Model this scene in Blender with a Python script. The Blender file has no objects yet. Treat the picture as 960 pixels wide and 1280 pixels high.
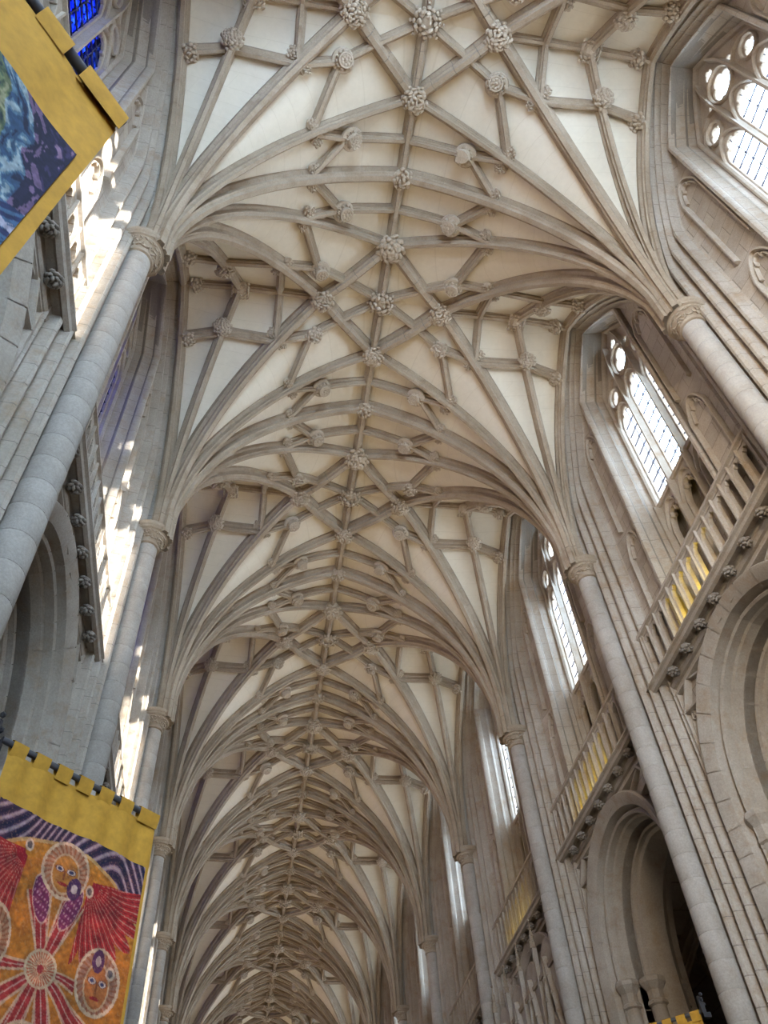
import bpy, math, random
import numpy as np
from mathutils import Matrix, Vector

S = 6.6                  # metres per bay; geometry below is laid out in bay lengths
ZF = 2.4128              # springing level above the floor, in bay lengths
scene = bpy.context.scene
COL = scene.collection
rnd = random.Random(7)

# ------------------------------------------------------------------ camera
CAM = np.array([-0.3846, -0.9321, -2.1704])
R_ = np.array([[0.98697, -0.15073, -0.05571], [0.08233, 0.77197, -0.63031], [0.13801, 0.61751, 0.77435]])
cam_d = bpy.data.cameras.new('camera')
cam = bpy.data.objects.new('camera', cam_d)
COL.objects.link(cam)
q0 = R_[0] / np.linalg.norm(R_[0]); q2 = R_[2] - q0 * (R_[2] @ q0); q2 /= np.linalg.norm(q2); q1 = np.cross(q2, q0)
mw = Matrix.Identity(4)
for r in range(3):
    mw[r][0] = q0[r]; mw[r][1] = -q1[r]; mw[r][2] = -q2[r]
mw[0][3], mw[1][3], mw[2][3] = CAM[0] * S, CAM[1] * S, (CAM[2] + ZF) * S
cam.matrix_world = mw
cam_d.sensor_fit = 'HORIZONTAL'; cam_d.sensor_width = 36.0
cam_d.lens = 36.0 * 1042.3 / 960.0
cam_d.clip_end = 500
scene.camera = cam

# ------------------------------------------------------------------ world, sun, exposure
scene.view_settings.view_transform = 'Standard'
scene.view_settings.look = 'None'
scene.view_settings.exposure = -0.30
scene.view_settings.gamma = 1.0
scene.view_settings.use_curve_mapping = False
scene.cycles.max_bounces = 8
scene.cycles.diffuse_bounces = 5
scene.cycles.transparent_max_bounces = 12
scene.cycles.sample_clamp_indirect = 6.0
w = bpy.data.worlds.new('sky'); scene.world = w; w.use_nodes = True
bg = w.node_tree.nodes['Background']
bg.inputs['Color'].default_value = (0.60, 0.79, 1.0, 1)
bg.inputs['Strength'].default_value = 27.0
sun_d = bpy.data.lights.new('sun', 'SUN'); sun = bpy.data.objects.new('sun', sun_d); COL.objects.link(sun)
sun_d.energy = 45.0; sun_d.angle = 0.009; sun_d.color = (1.0, 0.94, 0.84)
sun.rotation_euler = Vector((-1.8, 0.28, -0.62)).to_track_quat('-Z', 'Y').to_euler()
sun.location = (30, 0, 40)

def area(name, loc, size, energy, color, direction, size_y=None, spread=math.pi):
    d = bpy.data.lights.new(name, 'AREA'); o = bpy.data.objects.new(name, d); COL.objects.link(o)
    d.shape = 'RECTANGLE'; d.size = size; d.size_y = size_y or size; d.energy = energy; d.color = color; d.spread = spread
    o.location = loc; o.rotation_euler = Vector(direction).to_track_quat('-Z', 'Y').to_euler()
    return o

# ------------------------------------------------------------------ materials
def newmat(name):
    m = bpy.data.materials.new(name); m.use_nodes = True
    nt = m.node_tree; b = nt.nodes['Principled BSDF']
    return m, nt, b

def ramp(nt, fac, c0, c1, p0=0.3, p1=0.7):
    r = nt.nodes.new('ShaderNodeValToRGB'); e = r.color_ramp.elements
    e[0].position = p0; e[0].color = (*c0, 1); e[1].position = p1; e[1].color = (*c1, 1)
    nt.links.new(fac, r.inputs['Fac']); return r.outputs['Color']

def noise(nt, vec, scale, detail=4, rough=0.6):
    n = nt.nodes.new('ShaderNodeTexNoise'); n.inputs['Scale'].default_value = scale
    n.inputs['Detail'].default_value = detail; n.inputs['Roughness'].default_value = rough
    nt.links.new(vec, n.inputs['Vector']); return n.outputs['Fac']

def mixc(nt, a, b, fac, mode='MIX'):
    m = nt.nodes.new('ShaderNodeMix'); m.data_type = 'RGBA'; m.blend_type = mode
    if isinstance(fac, float): m.inputs['Factor'].default_value = fac
    else: nt.links.new(fac, m.inputs['Factor'])
    for k, v in ((6, a), (7, b)):
        if isinstance(v, tuple): m.inputs[k].default_value = (*v, 1)
        else: nt.links.new(v, m.inputs[k])
    return m.outputs[2]

def stone(name, ca, cb, cc, joints=None, bump=0.35, fine=30, rough=0.85, stain=0.5, speck=0.55):
    m, nt, b = newmat(name)
    g = nt.nodes.new('ShaderNodeNewGeometry'); pos = g.outputs['Position']
    big = noise(nt, pos, 0.45, 5, 0.65)
    c = ramp(nt, big, ca, cb, 0.35, 0.65)
    med = noise(nt, pos, 2.3, 6, 0.7)
    c = mixc(nt, c, cc, ramp(nt, med, (0, 0, 0), (stain, stain, stain), 0.50, 0.72))
    sp = noise(nt, pos, fine, 4, 0.75)
    c = mixc(nt, c, ramp(nt, sp, (0.62, 0.62, 0.62), (1.12, 1.1, 1.08), 0.3, 0.7), speck, 'MULTIPLY')
    h = noise(nt, pos, fine * 0.5, 5, 0.75)
    if joints:
        sep = nt.nodes.new('ShaderNodeSeparateXYZ'); nt.links.new(pos, sep.inputs[0])
        cmb = nt.nodes.new('ShaderNodeCombineXYZ')
        add = nt.nodes.new('ShaderNodeMath'); add.operation = 'ADD'
        nt.links.new(sep.outputs[0], add.inputs[0]); nt.links.new(sep.outputs[1], add.inputs[1])
        nt.links.new(add.outputs[0], cmb.inputs[0]); nt.links.new(sep.outputs[2], cmb.inputs[1])
        br = nt.nodes.new('ShaderNodeTexBrick'); nt.links.new(cmb.outputs[0], br.inputs['Vector'])
        br.inputs['Scale'].default_value = 1.0
        br.inputs['Brick Width'].default_value = joints[0]; br.inputs['Row Height'].default_value = joints[1]
        br.inputs['Mortar Size'].default_value = 0.009; br.inputs['Mortar Smooth'].default_value = 0.3
        br.inputs['Color1'].default_value = (0.86, 0.85, 0.84, 1); br.inputs['Color2'].default_value = (1.1, 1.08, 1.05, 1)
        br.inputs['Mortar'].default_value = (0.5, 0.47, 0.43, 1); br.inputs['Bias'].default_value = 0.0
        c = mixc(nt, c, br.outputs['Color'], 0.8, 'MULTIPLY')
        mm = nt.nodes.new('ShaderNodeMath'); mm.operation = 'MULTIPLY_ADD'
        nt.links.new(br.outputs['Fac'], mm.inputs[0]); mm.inputs[1].default_value = -1.2; nt.links.new(h, mm.inputs[2])
        h = mm.outputs[0]
    nt.links.new(c, b.inputs['Base Color'])
    b.inputs['Roughness'].default_value = rough
    bp = nt.nodes.new('ShaderNodeBump'); bp.inputs['Strength'].default_value = bump; bp.inputs['Distance'].default_value = 0.02
    nt.links.new(h, bp.inputs['Height']); nt.links.new(bp.outputs['Normal'], b.inputs['Normal'])
    return m

def plain(name, col, rough=0.6, metal=0.0):
    m, nt, b = newmat(name)
    g = nt.nodes.new('ShaderNodeNewGeometry')
    n = noise(nt, g.outputs['Position'], 14, 3)
    c = ramp(nt, n, tuple(v * 0.85 for v in col), tuple(min(1, v * 1.12) for v in col))
    nt.links.new(c, b.inputs['Base Color'])
    b.inputs['Roughness'].default_value = rough; b.inputs['Metallic'].default_value = metal
    return m

M_wall = stone('grey_limestone', (0.35, 0.30, 0.24), (0.48, 0.435, 0.38), (0.29, 0.225, 0.16), joints=(0.95, 0.42))
M_ashlar = stone('dressed_limestone', (0.37, 0.315, 0.25), (0.50, 0.45, 0.385), (0.36, 0.26, 0.165), stain=.8)
M_shaft = stone('shaft_limestone', (0.38, 0.34, 0.29), (0.49, 0.455, 0.405), (0.33, 0.275, 0.215), bump=0.25)
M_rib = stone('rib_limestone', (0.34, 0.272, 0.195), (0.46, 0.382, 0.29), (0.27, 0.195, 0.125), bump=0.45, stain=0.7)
M_boss = stone('carved_limestone', (0.46, 0.385, 0.29), (0.58, 0.50, 0.40), (0.34, 0.265, 0.185), bump=0.4)
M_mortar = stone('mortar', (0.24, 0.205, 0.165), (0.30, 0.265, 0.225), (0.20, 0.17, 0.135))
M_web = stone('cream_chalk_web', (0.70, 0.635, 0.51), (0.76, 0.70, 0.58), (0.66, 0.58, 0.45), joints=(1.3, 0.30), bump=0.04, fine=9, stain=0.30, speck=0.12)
for n_ in M_web.node_tree.nodes:
    if n_.type == 'TEX_BRICK':
        n_.inputs['Color1'].default_value = (0.97, 0.97, 0.97, 1); n_.inputs['Color2'].default_value = (1.0, 1.0, 1.0, 1)
        n_.inputs['Mortar'].default_value = (0.90, 0.89, 0.87, 1); n_.inputs['Mortar Size'].default_value = 0.006
M_carved_dark = stone('weathered_carving', (0.22, 0.19, 0.16), (0.32, 0.28, 0.23), (0.15, 0.12, 0.10))
M_floor = stone('floor_slabs', (0.42, 0.38, 0.33), (0.52, 0.48, 0.42), (0.34, 0.29, 0.24), joints=(0.9, 0.9))
M_iron = plain('black_iron', (0.03, 0.03, 0.035), 0.5)
M_bar = plain('glazing_lead', (0.05, 0.06, 0.10), 0.6)
M_yellow = plain('ochre_cloth', (0.54, 0.285, 0.03), 0.85)
M_rod = plain('grey_rod', (0.10, 0.10, 0.11), 0.4, 0.3)

def glassmat(name, col, t=0.9):
    m, nt, b = newmat(name)
    out = nt.nodes['Material Output']
    tr = nt.nodes.new('ShaderNodeBsdfTransparent'); tr.inputs[0].default_value = (*col, 1)
    b.inputs['Base Color'].default_value = (*[0.8 * v for v in col], 1); b.inputs['Roughness'].default_value = 0.15
    mx = nt.nodes.new('ShaderNodeMixShader'); mx.inputs[0].default_value = t
    nt.links.new(b.outputs[0], mx.inputs[1]); nt.links.new(tr.outputs[0], mx.inputs[2]); nt.links.new(mx.outputs[0], out.inputs[0])
    return m
M_glass = glassmat('clear_leaded_glass', (0.97, 0.98, 1.0))

def bluemat():
    m, nt, b = newmat('blue_stained_glass'); out = nt.nodes['Material Output']
    g = nt.nodes.new('ShaderNodeNewGeometry')
    v = nt.nodes.new('ShaderNodeTexVoronoi'); v.inputs['Scale'].default_value = 5.0
    nt.links.new(g.outputs['Position'], v.inputs['Vector'])
    c = ramp(nt, v.outputs['Distance'], (0.10, 0.22, 0.75), (0.02, 0.05, 0.35), 0.1, 0.6)
    v2 = nt.nodes.new('ShaderNodeTexVoronoi'); v2.feature = 'DISTANCE_TO_EDGE'; v2.inputs['Scale'].default_value = 7.0
    nt.links.new(g.outputs['Position'], v2.inputs['Vector'])
    c = mixc(nt, (0.0, 0.0, 0.01), c, ramp(nt, v2.outputs['Distance'], (0, 0, 0), (1, 1, 1), 0.04, 0.09))
    tr = nt.nodes.new('ShaderNodeBsdfTransparent'); nt.links.new(c, tr.inputs[0]); nt.links.new(c, b.inputs['Base Color'])
    mx = nt.nodes.new('ShaderNodeMixShader'); mx.inputs[0].default_value = 0.85
    nt.links.new(b.outputs[0], mx.inputs[1]); nt.links.new(tr.outputs[0], mx.inputs[2]); nt.links.new(mx.outputs[0], out.inputs[0])
    return m
M_blue = bluemat()

def paintmat(name):
    m, nt, b = newmat(name)
    a = nt.nodes.new('ShaderNodeVertexColor'); a.layer_name = 'Paint'
    g = nt.nodes.new('ShaderNodeNewGeometry')
    n = noise(nt, g.outputs['Position'], 60, 4, 0.8)
    c = mixc(nt, a.outputs['Color'], ramp(nt, n, (0.75, 0.75, 0.75), (1.15, 1.15, 1.15)), 0.6, 'MULTIPLY')
    nt.links.new(c, b.inputs['Base Color']); b.inputs['Roughness'].default_value = 0.9
    return m
M_paint = paintmat('batik_dye')
M_lampglow, _nt, _b = newmat('lamp_lens')
_b.inputs['Emission Color'].default_value = (1, 0.85, 0.6, 1); _b.inputs['Emission Strength'].default_value = 6.0

# ------------------------------------------------------------------ mesh helpers
class MB:
    def __init__(s): s.v = []; s.f = []
    def add(s, v, f):
        n = len(s.v); s.v.extend([tuple(map(float, p)) for p in v]); s.f.extend([tuple(i + n for i in q) for q in f]); return s
    def join(s, o): return s.add(o.v, o.f)
    def mesh(s, name, mat, org=(0, 0, 0), smooth=35):
        a = (np.array(s.v) - np.array(org)) * S
        me = bpy.data.meshes.new(name); me.from_pydata(a.tolist(), [], s.f); me.materials.append(mat)
        if smooth:
            me.polygons.foreach_set('use_smooth', [True] * len(me.polygons))
            me.set_sharp_from_angle(angle=math.radians(smooth))
        me.update(); return me

def grid(P, mb=None, closeu=False):
    P = np.asarray(P, float); n, m = P.shape[:2]; mb = mb or MB()
    f = []
    for i in range(n - 1 + (1 if closeu else 0)):
        for j in range(m - 1):
            i2 = (i + 1) % n
            f.append((i * m + j, i2 * m + j, i2 * m + j + 1, i * m + j + 1))
    return mb.add(P.reshape(-1, 3), f)

def box(a, b, mb=None):
    mb = mb or MB(); (x0, y0, z0), (x1, y1, z1) = a, b
    v = [(x0, y0, z0), (x1, y0, z0), (x1, y1, z0), (x0, y1, z0), (x0, y0, z1), (x1, y0, z1), (x1, y1, z1), (x0, y1, z1)]
    return mb.add(v, [(0, 3, 2, 1), (4, 5, 6, 7), (0, 1, 5, 4), (1, 2, 6, 5), (2, 3, 7, 6), (3, 0, 4, 7)])

def sweep(pts, nrm, prof, mb=None, closed_path=False, closed_prof=False, caps=True):
    """profile points (s, d): s along tangent x normal, d along the normal."""
    mb = mb or MB(); pts = np.asarray(pts, float); n = len(pts)
    nrm = np.asarray(nrm, float)
    if nrm.ndim == 1: nrm = np.repeat(nrm[None], n, 0)
    if closed_path: t = np.roll(pts, -1, 0) - np.roll(pts, 1, 0)
    else: t = np.gradient(pts, axis=0)
    t /= np.linalg.norm(t, axis=1)[:, None] + 1e-12
    nn = nrm - t * (nrm * t).sum(1)[:, None]; nn /= np.linalg.norm(nn, axis=1)[:, None] + 1e-12
    bb = np.cross(t, nn)
    P = np.array([pts + bb * s + nn * d for s, d in prof])
    k = len(prof); f = []
    kk = k if closed_prof else k - 1; jj = n if closed_path else n - 1
    for i in range(kk):
        for j in range(jj):
            i2, j2 = (i + 1) % k, (j + 1) % n
            f.append((i * n + j, i2 * n + j, i2 * n + j2, i * n + j2))
    if caps and not closed_path:
        f.append(tuple(i * n for i in range(k))[::-1]); f.append(tuple(i * n + n - 1 for i in range(k)))
    return mb.add(P.reshape(-1, 3), f)

def lathe(prof, seg=24, center=(0, 0), mb=None, a0=0.0, a1=2 * math.pi):
    """prof: (r, z) list."""
    full = abs(a1 - a0 - 2 * math.pi) < 1e-6
    th = np.linspace(a0, a1, seg + (0 if full else 1), endpoint=not full)
    P = np.array([[(center[0] + r * math.cos(t), center[1] + r * math.sin(t), z) for r, z in prof] for t in th])
    mb = mb or MB(); grid(P, mb, closeu=full)
    m = len(prof); base = len(mb.v) - len(th) * m
    if prof[0][0] > 1e-5: mb.f.append(tuple(base + i * m for i in range(len(th)))[::-1])
    if prof[-1][0] > 1e-5: mb.f.append(tuple(base + i * m + m - 1 for i in range(len(th))))
    return mb

ICO = None
def ico():
    global ICO
    if ICO is None:
        p = (1 + 5 ** .5) / 2
        v = np.array([(-1, p, 0), (1, p, 0), (-1, -p, 0), (1, -p, 0), (0, -1, p), (0, 1, p), (0, -1, -p), (0, 1, -p), (p, 0, -1), (p, 0, 1), (-p, 0, -1), (-p, 0, 1)], float)
        v /= np.linalg.norm(v[0])
        f = [(0, 11, 5), (0, 5, 1), (0, 1, 7), (0, 7, 10), (0, 10, 11), (1, 5, 9), (5, 11, 4), (11, 10, 2), (10, 7, 6), (7, 1, 8), (3, 9, 4), (3, 4, 2), (3, 2, 6), (3, 6, 8), (3, 8, 9), (4, 9, 5), (2, 4, 11), (6, 2, 10), (8, 6, 7), (9, 8, 1)]
        ICO = (v, f)
    return ICO

def blob(mb, c, r, ax=None, sq=(1, 1, 1)):
    v, f = ico(); v = v * np.array(sq) * r
    if ax is not None:
        a = np.array(ax, float); a /= np.linalg.norm(a); h = np.array((0, 0, 1.)) if abs(a[2]) < .9 else np.array((1., 0, 0))
        u = np.cross(a, h); u /= np.linalg.norm(u); wv = np.cross(a, u)
        v = v[:, :1] * u + v[:, 1:2] * wv + v[:, 2:3] * a
    mb.add(v + np.array(c), f)

def plate(name, outline, holes, x0, x1, mat, bevel=0.004, org=(0, 0, 0), xform=None):
    """flat stone pierced with holes: 2D (y, z) outlines extruded between depths x0..x1."""
    cu = bpy.data.curves.new('outline_curve', 'CURVE'); cu.dimensions = '2D'; cu.fill_mode = 'BOTH'
    for pl in [outline] + list(holes):
        sp = cu.splines.new('POLY'); sp.points.add(len(pl) - 1)
        for k, (a, b) in enumerate(pl): sp.points[k].co = (a * S, b * S, 0, 1)
        sp.use_cyclic_u = True
    th = (x1 - x0) * S
    cu.extrude = max(th / 2 - bevel * S, 0.001); cu.bevel_depth = bevel * S; cu.bevel_resolution = 0; cu.offset = -bevel * S * 0.5
    ob = bpy.data.objects.new('outline_tmp', cu); COL.objects.link(ob)
    dg = bpy.context.evaluated_depsgraph_get(); me0 = bpy.data.meshes.new_from_object(ob.evaluated_get(dg))
    v = np.zeros(len(me0.vertices) * 3); me0.vertices.foreach_get('co', v); v = v.reshape(-1, 3) / S
    f = [tuple(p.vertices) for p in me0.polygons]
    bpy.data.objects.remove(ob); bpy.data.curves.remove(cu); bpy.data.meshes.remove(me0)
    V = np.stack([(x0 + x1) / 2 - v[:, 2], v[:, 0], v[:, 1]], 1)
    if xform is not None: V = xform(V)
    mb = MB(); mb.add(V, f)
    return mb if mat is None else mb.mesh(name, mat, org, 30)

# ------------------------------------------------------------------ object helpers
def link(name, data, parent=None):
    o = bpy.data.objects.new(name, data); COL.objects.link(o)
    if parent is not None: o.parent = parent
    return o

def tag(o, label=None, cat=None, group=None, kind=None):
    if label: o['label'] = label
    if cat: o['category'] = cat
    if group: o['group'] = group
    if kind: o['kind'] = kind
    return o

class Proto:
    """parts: list of (name, mesh or None, [(subname, mesh), ...], kind)"""
    def __init__(s, name, org): s.name = name; s.org = org; s.parts = []
    def part(s, name, me, subs=(), kind=None): s.parts.append((name, me, list(subs), kind)); return s
    def place(s, side, bay, label=None, cat=None, group=None, kind=None, name=None):
        e = link(name or s.name, None)
        e.location = (side * s.org[0] * S, (s.org[1] + bay) * S, (s.org[2] + ZF) * S); e.scale = (side, 1, 1)
        e.empty_display_size = 0.3
        s.fill(e); return tag(e, label, cat, group, kind)
    def fill(s, e):
        for nm, me, subs, kd in s.parts:
            p = link(nm, me, e)
            if kd: p['kind'] = kd
            for sn, sm in subs: link(sn, sm, p)

ORD = {-2: 'out of view', -1: 'nearest', 0: 'first', 1: 'second', 2: 'third', 3: 'fourth', 4: 'fifth', 5: 'sixth', 6: 'seventh', 7: 'eighth', 8: 'ninth', 9: 'tenth'}
def bayword(i):
    return {-1: 'the top-edge bay', 0: 'the nearest whole bay'}.get(i, 'the %s whole bay' % ORD[i])
SIDE = {1: 'right', -1: 'left'}

# ================================================================== VAULT GEOMETRY
W, H, A = 0.7584, 1.008, 0.2658
CB = 1 - A
DX = W * (1 - .5 / CB)
WF = 0.779
CX = [0, DX, 0.563, WF]; CZ = [H, 0.980, 0.992, 0.965]
EX = 0.563

def vz(x, y):
    x = abs(x); y = y % 1.0
    if y > .5: y = 1 - y
    dx = W - x; d = math.hypot(dx, y)
    if d < 2e-6: return 0.0
    kr = W / dx if dx > 1e-6 else 1e9; ke = .5 / max(y, 1e-9)
    if kr <= ke: k, he = kr, H
    else:
        k = ke; he = float(np.interp(W - dx * k, CX, CZ))
    t = min(1, 1 / k); R = d * k
    K = min(1, 2 * R * R / (R * R + he * he))
    return he * math.sqrt(max(0, 1 - (1 - K * t) ** 2)) / math.sqrt(1 - (1 - K) ** 2)

def on_t1(x): return A * (1 - x / W)
def on_dg(x): return CB * (1 - x / W)
J0 = (0.335, 0.0); J1 = (0.345, on_t1(0.345)); J2 = (0.408, on_dg(0.408))
K0 = (0.217, 0.125); K1 = (0.271, 0.356); DN = (DX, .5); EN = (EX, .5); SR = (0.408, .5)
G0 = (0.620, 0.5 * (W - 0.620) / (W - EX)); F2 = (W + (WF - W) * .67, 0.335); FN = (WF, .5)

def mir(p): return (p[0], 1 - p[1])
# (kind, a, b): kinds: main (heavy), rib, lierne
RIBS = []
def rb(kind, a, b, both=True):
    RIBS.append((kind, a, b))
    if both: RIBS.append((kind, mir(a), mir(b)))
rb('transverse', (W, 0), (0, 0), False)
rb('tierceron', (W, 0), (0, A)); rb('diagonal', (W, 0), (0, CB)); rb('cell', (W, 0), EN); rb('wall', (W, 0), FN)
rb('ridge_side', DN, FN, False)
for a, b in ((J0, K0), (K0, J1), (J1, K1), (K1, J2), (K0, (0, .125)), (K1, (0, .5)), (J2, G0), (G0, F2), (J2, SR)): rb('lierne', a, b)

def rib_path(a, b, step=0.035, start=0.0):
    a = np.array(a, float); b = np.array(b, float); L = np.linalg.norm(b - a)
    h = (b - a) / L
    if abs(a[0] - W) < 1e-9 and (abs(a[1]) < 1e-9 or abs(a[1] - 1) < 1e-9):
        n = 26; u = 0.010 + (L - 0.010) * np.linspace(0, 1, n) ** 1.9
    else:
        n = max(3, int(L / step)); u = np.linspace(0, L, n)
    P = [(a[0] + h[0] * s, a[1] + h[1] * s) for s in u]
    P = np.array([(x, y, vz(x, y if 0 <= y <= 1 else y)) for x, y in P])
    if n >= 20: P = np.vstack([[P[0][0], P[0][1], -0.004], P])
    T = np.gradient(P, axis=0); T /= np.linalg.norm(T, axis=1)[:, None]
    ct = np.hypot(T[:, 0], T[:, 1]); st = T[:, 2]
    N = np.stack([h[0] * st, h[1] * st, -ct], 1)
    return P, N

def rprof(w, d):
    h = [(w, -.012), (w, .24 * d), (.86 * w, .28 * d), (.56 * w, .34 * d), (.46 * w, .56 * d), (.68 * w, .62 * d), (.68 * w, .74 * d), (.44 * w, .79 * d), (.38 * w, .90 * d), (.31 * w, 1.0 * d)]
    return h + [(-p, q) for p, q in h[::-1]]
RW = {'transverse': (.0265, .054), 'diagonal': (.0255, .054), 'tierceron': (.0185, .048), 'cell': (.0185, .048), 'wall': (.0200, .034), 'ridge_side': (.0165, .040), 'lierne': (.0165, .040), 'ridge': (.0200, .050)}

def resample(P, N, a, b, k):
    d = np.concatenate([[0], np.cumsum(np.linalg.norm(np.diff(P, axis=0), axis=1))])
    s = np.linspace(a, b, k)
    return np.stack([np.interp(s, d, P[:, i]) for i in range(3)], 1), np.stack([np.interp(s, d, N[:, i]) for i in range(3)], 1)

def rib_meshes(P, N, prof, name, piece=0.085):
    """one jointed mesh, and (core, list of voussoir meshes)"""
    L = np.linalg.norm(np.diff(P, axis=0), axis=1).sum(); n = max(1, int(round(L / piece)))
    joined = MB(); pieces = []
    core_prof = [(s * .955, min(d, d * .955)) for s, d in prof]
    g = 0.0011
    for i in range(n):
        a, b = L * i / n + (g if i else 0), L * (i + 1) / n - (g if i < n - 1 else 0)
        k = max(2, int((b - a) / 0.04) + 1)
        p, q = resample(P, N, a, b, k)
        m = sweep(p, q, prof); joined.join(m); pieces.append(m)
    p, q = resample(P, N, 0, L, max(3, int(L / 0.05)))
    core = sweep(p, q, core_prof)
    return joined, core, pieces

RIBDATA = []
for kind, a, b in RIBS:
    P, N = rib_path(a, b)
    j, c, ps = rib_meshes(P, N, rprof(*RW[kind]), kind)
    jj = MB(); jj.join(j); jj.join(c)
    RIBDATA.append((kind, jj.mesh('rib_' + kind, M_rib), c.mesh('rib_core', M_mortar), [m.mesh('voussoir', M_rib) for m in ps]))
ridge_P = np.array([(0, y, vz(0, y)) for y in np.linspace(0, 1, 12)]); ridge_N = np.repeat([[0, 0, -1.]], 12, 0)
j, c, ps = rib_meshes(ridge_P, ridge_N, rprof(*RW['ridge']), 'ridge')
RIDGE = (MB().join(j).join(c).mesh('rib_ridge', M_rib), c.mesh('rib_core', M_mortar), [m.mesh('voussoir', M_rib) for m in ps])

# webs: polar grid round each springing, split where a rib runs
def seg_cross(p, q, a, b):
    def o(u, v, w_): return (v[0] - u[0]) * (w_[1] - u[1]) - (v[1] - u[1]) * (w_[0] - u[0])
    return o(p, q, a) * o(p, q, b) < 0 and o(a, b, p) * o(a, b, q) < 0
SEGS = [(a, b) for _, a, b in RIBS]
def build_webs():
    angs = sorted(set([0.0, math.pi / 2]))
    key = [0, math.atan2(A, W), math.atan2(.5, W), math.atan2(CB, W), math.atan2(.5, W - DX), math.atan2(.5, W - SR[0]), math.atan2(.5, W - EX), math.atan2(.5, W - WF)]
    key = sorted(key); th = []
    for a, b in zip(key[:-1], key[1:]):
        n = max(1, int(round((b - a) / math.radians(2.4))))
        th += list(np.linspace(a, b, n, endpoint=False))
    th.append(key[-1])
    ts = np.concatenate([[0], np.linspace(0.03, 1, 30) ** 1.5]); nt_ = len(ts)
    verts = []; faces = []; info = []
    for q in (0, 1):
        base = len(verts)
        for t_ in th:
            dx, dy = math.cos(t_), math.sin(t_)
            k = min(W / dx if dx > 1e-9 else 1e9, .5 / max(dy, 1e-9))
            for u in ts:
                x = max(0, W - dx * k * u); y = min(.5, dy * k * u); z = vz(x, y)
                verts.append((x, y if q == 0 else 1 - y, z))
        for i in range(len(th) - 1):
            for j_ in range(nt_ - 1):
                a_ = base + i * nt_ + j_
                faces.append((a_, a_ + 1, a_ + nt_ + 1, a_ + nt_)); info.append((q, i, j_))
    V = np.array(verts); C_ = np.array([V[list(f)].mean(0) for f in faces]); idx = {k: n for n, k in enumerate(info)}
    par = list(range(len(faces)))
    def find(a):
        while par[a] != a: par[a] = par[par[a]]; a = par[a]
        return a
    def un(a, b):
        pa, pb = C_[a][:2], C_[b][:2]
        for s0, s1 in SEGS:
            if seg_cross(pa, pb, s0, s1): return
        par[find(a)] = find(b)
    for (q, i, j_), n in idx.items():
        for o in ((q, i + 1, j_), (q, i, j_ + 1)):
            if o in idx: un(n, idx[o])
        if q == 0 and j_ == nt_ - 2 and V[faces[n][1]][1] > .4999 and V[faces[n][2]][1] > .4999: un(n, idx[(1, i, j_)])
    groups = {}
    for n in range(len(faces)): groups.setdefault(find(n), []).append(n)
    out = []; small = MB()
    for g in groups.values():
        if len(g) < 5:
            small.add(V, [faces[n] for n in g]); continue
        used = sorted({i for n in g for i in faces[n]}); mp = {u: k for k, u in enumerate(used)}
        mb = MB(); mb.add(V[used], [tuple(mp[i] for i in faces[n]) for n in g]); out.append(mb)
    if small.f:
        used = sorted({i for f in small.f for i in f}); mp = {u: k for k, u in enumerate(used)}
        m2 = MB(); m2.add(np.array(small.v)[used], [tuple(mp[i] for i in f) for f in small.f]); out[0].join(m2)
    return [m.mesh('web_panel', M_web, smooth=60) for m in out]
WEBS = build_webs()

BAYS = range(-2, 9)
for i in BAYS:
    ceil = link('ceiling', None); ceil.location = (0, i * S, ZF * S)
    tag(ceil, 'ribbed stone vault over %s of the nave' % bayword(i) if i > -2 else 'ribbed stone vault behind the viewer', None, 'vault bays of the nave', 'structure')
    near = i in (-1, 0, 1)
    for side in (1, -1):
        for me in WEBS:
            o = link('web_panel', me, ceil); o.scale = (side, 1, 1)
        far = MB() if False else None
        for kind, jm, core, ps in RIBDATA:
            nm = {'transverse': 'transverse_rib', 'tierceron': 'tierceron_rib', 'diagonal': 'diagonal_rib', 'cell': 'tierceron_rib', 'wall': 'wall_rib', 'ridge_side': 'side_ridge_rib', 'lierne': 'lierne_rib'}[kind]
            if near and kind in ('transverse', 'tierceron', 'diagonal', 'cell') and i < 1 or (near and kind in ('transverse', 'diagonal')):
                o = link(nm, core, ceil)
                for pm in ps: link('voussoir', pm, o)
            else: o = link(nm, jm, ceil)
            o.scale = (side, 1, 1)
    if near:
        o = link('ridge_rib', RIDGE[1], ceil)
        for pm in RIDGE[2]: link('voussoir', pm, o)
    else: link('ridge_rib', RIDGE[0], ceil)

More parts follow.
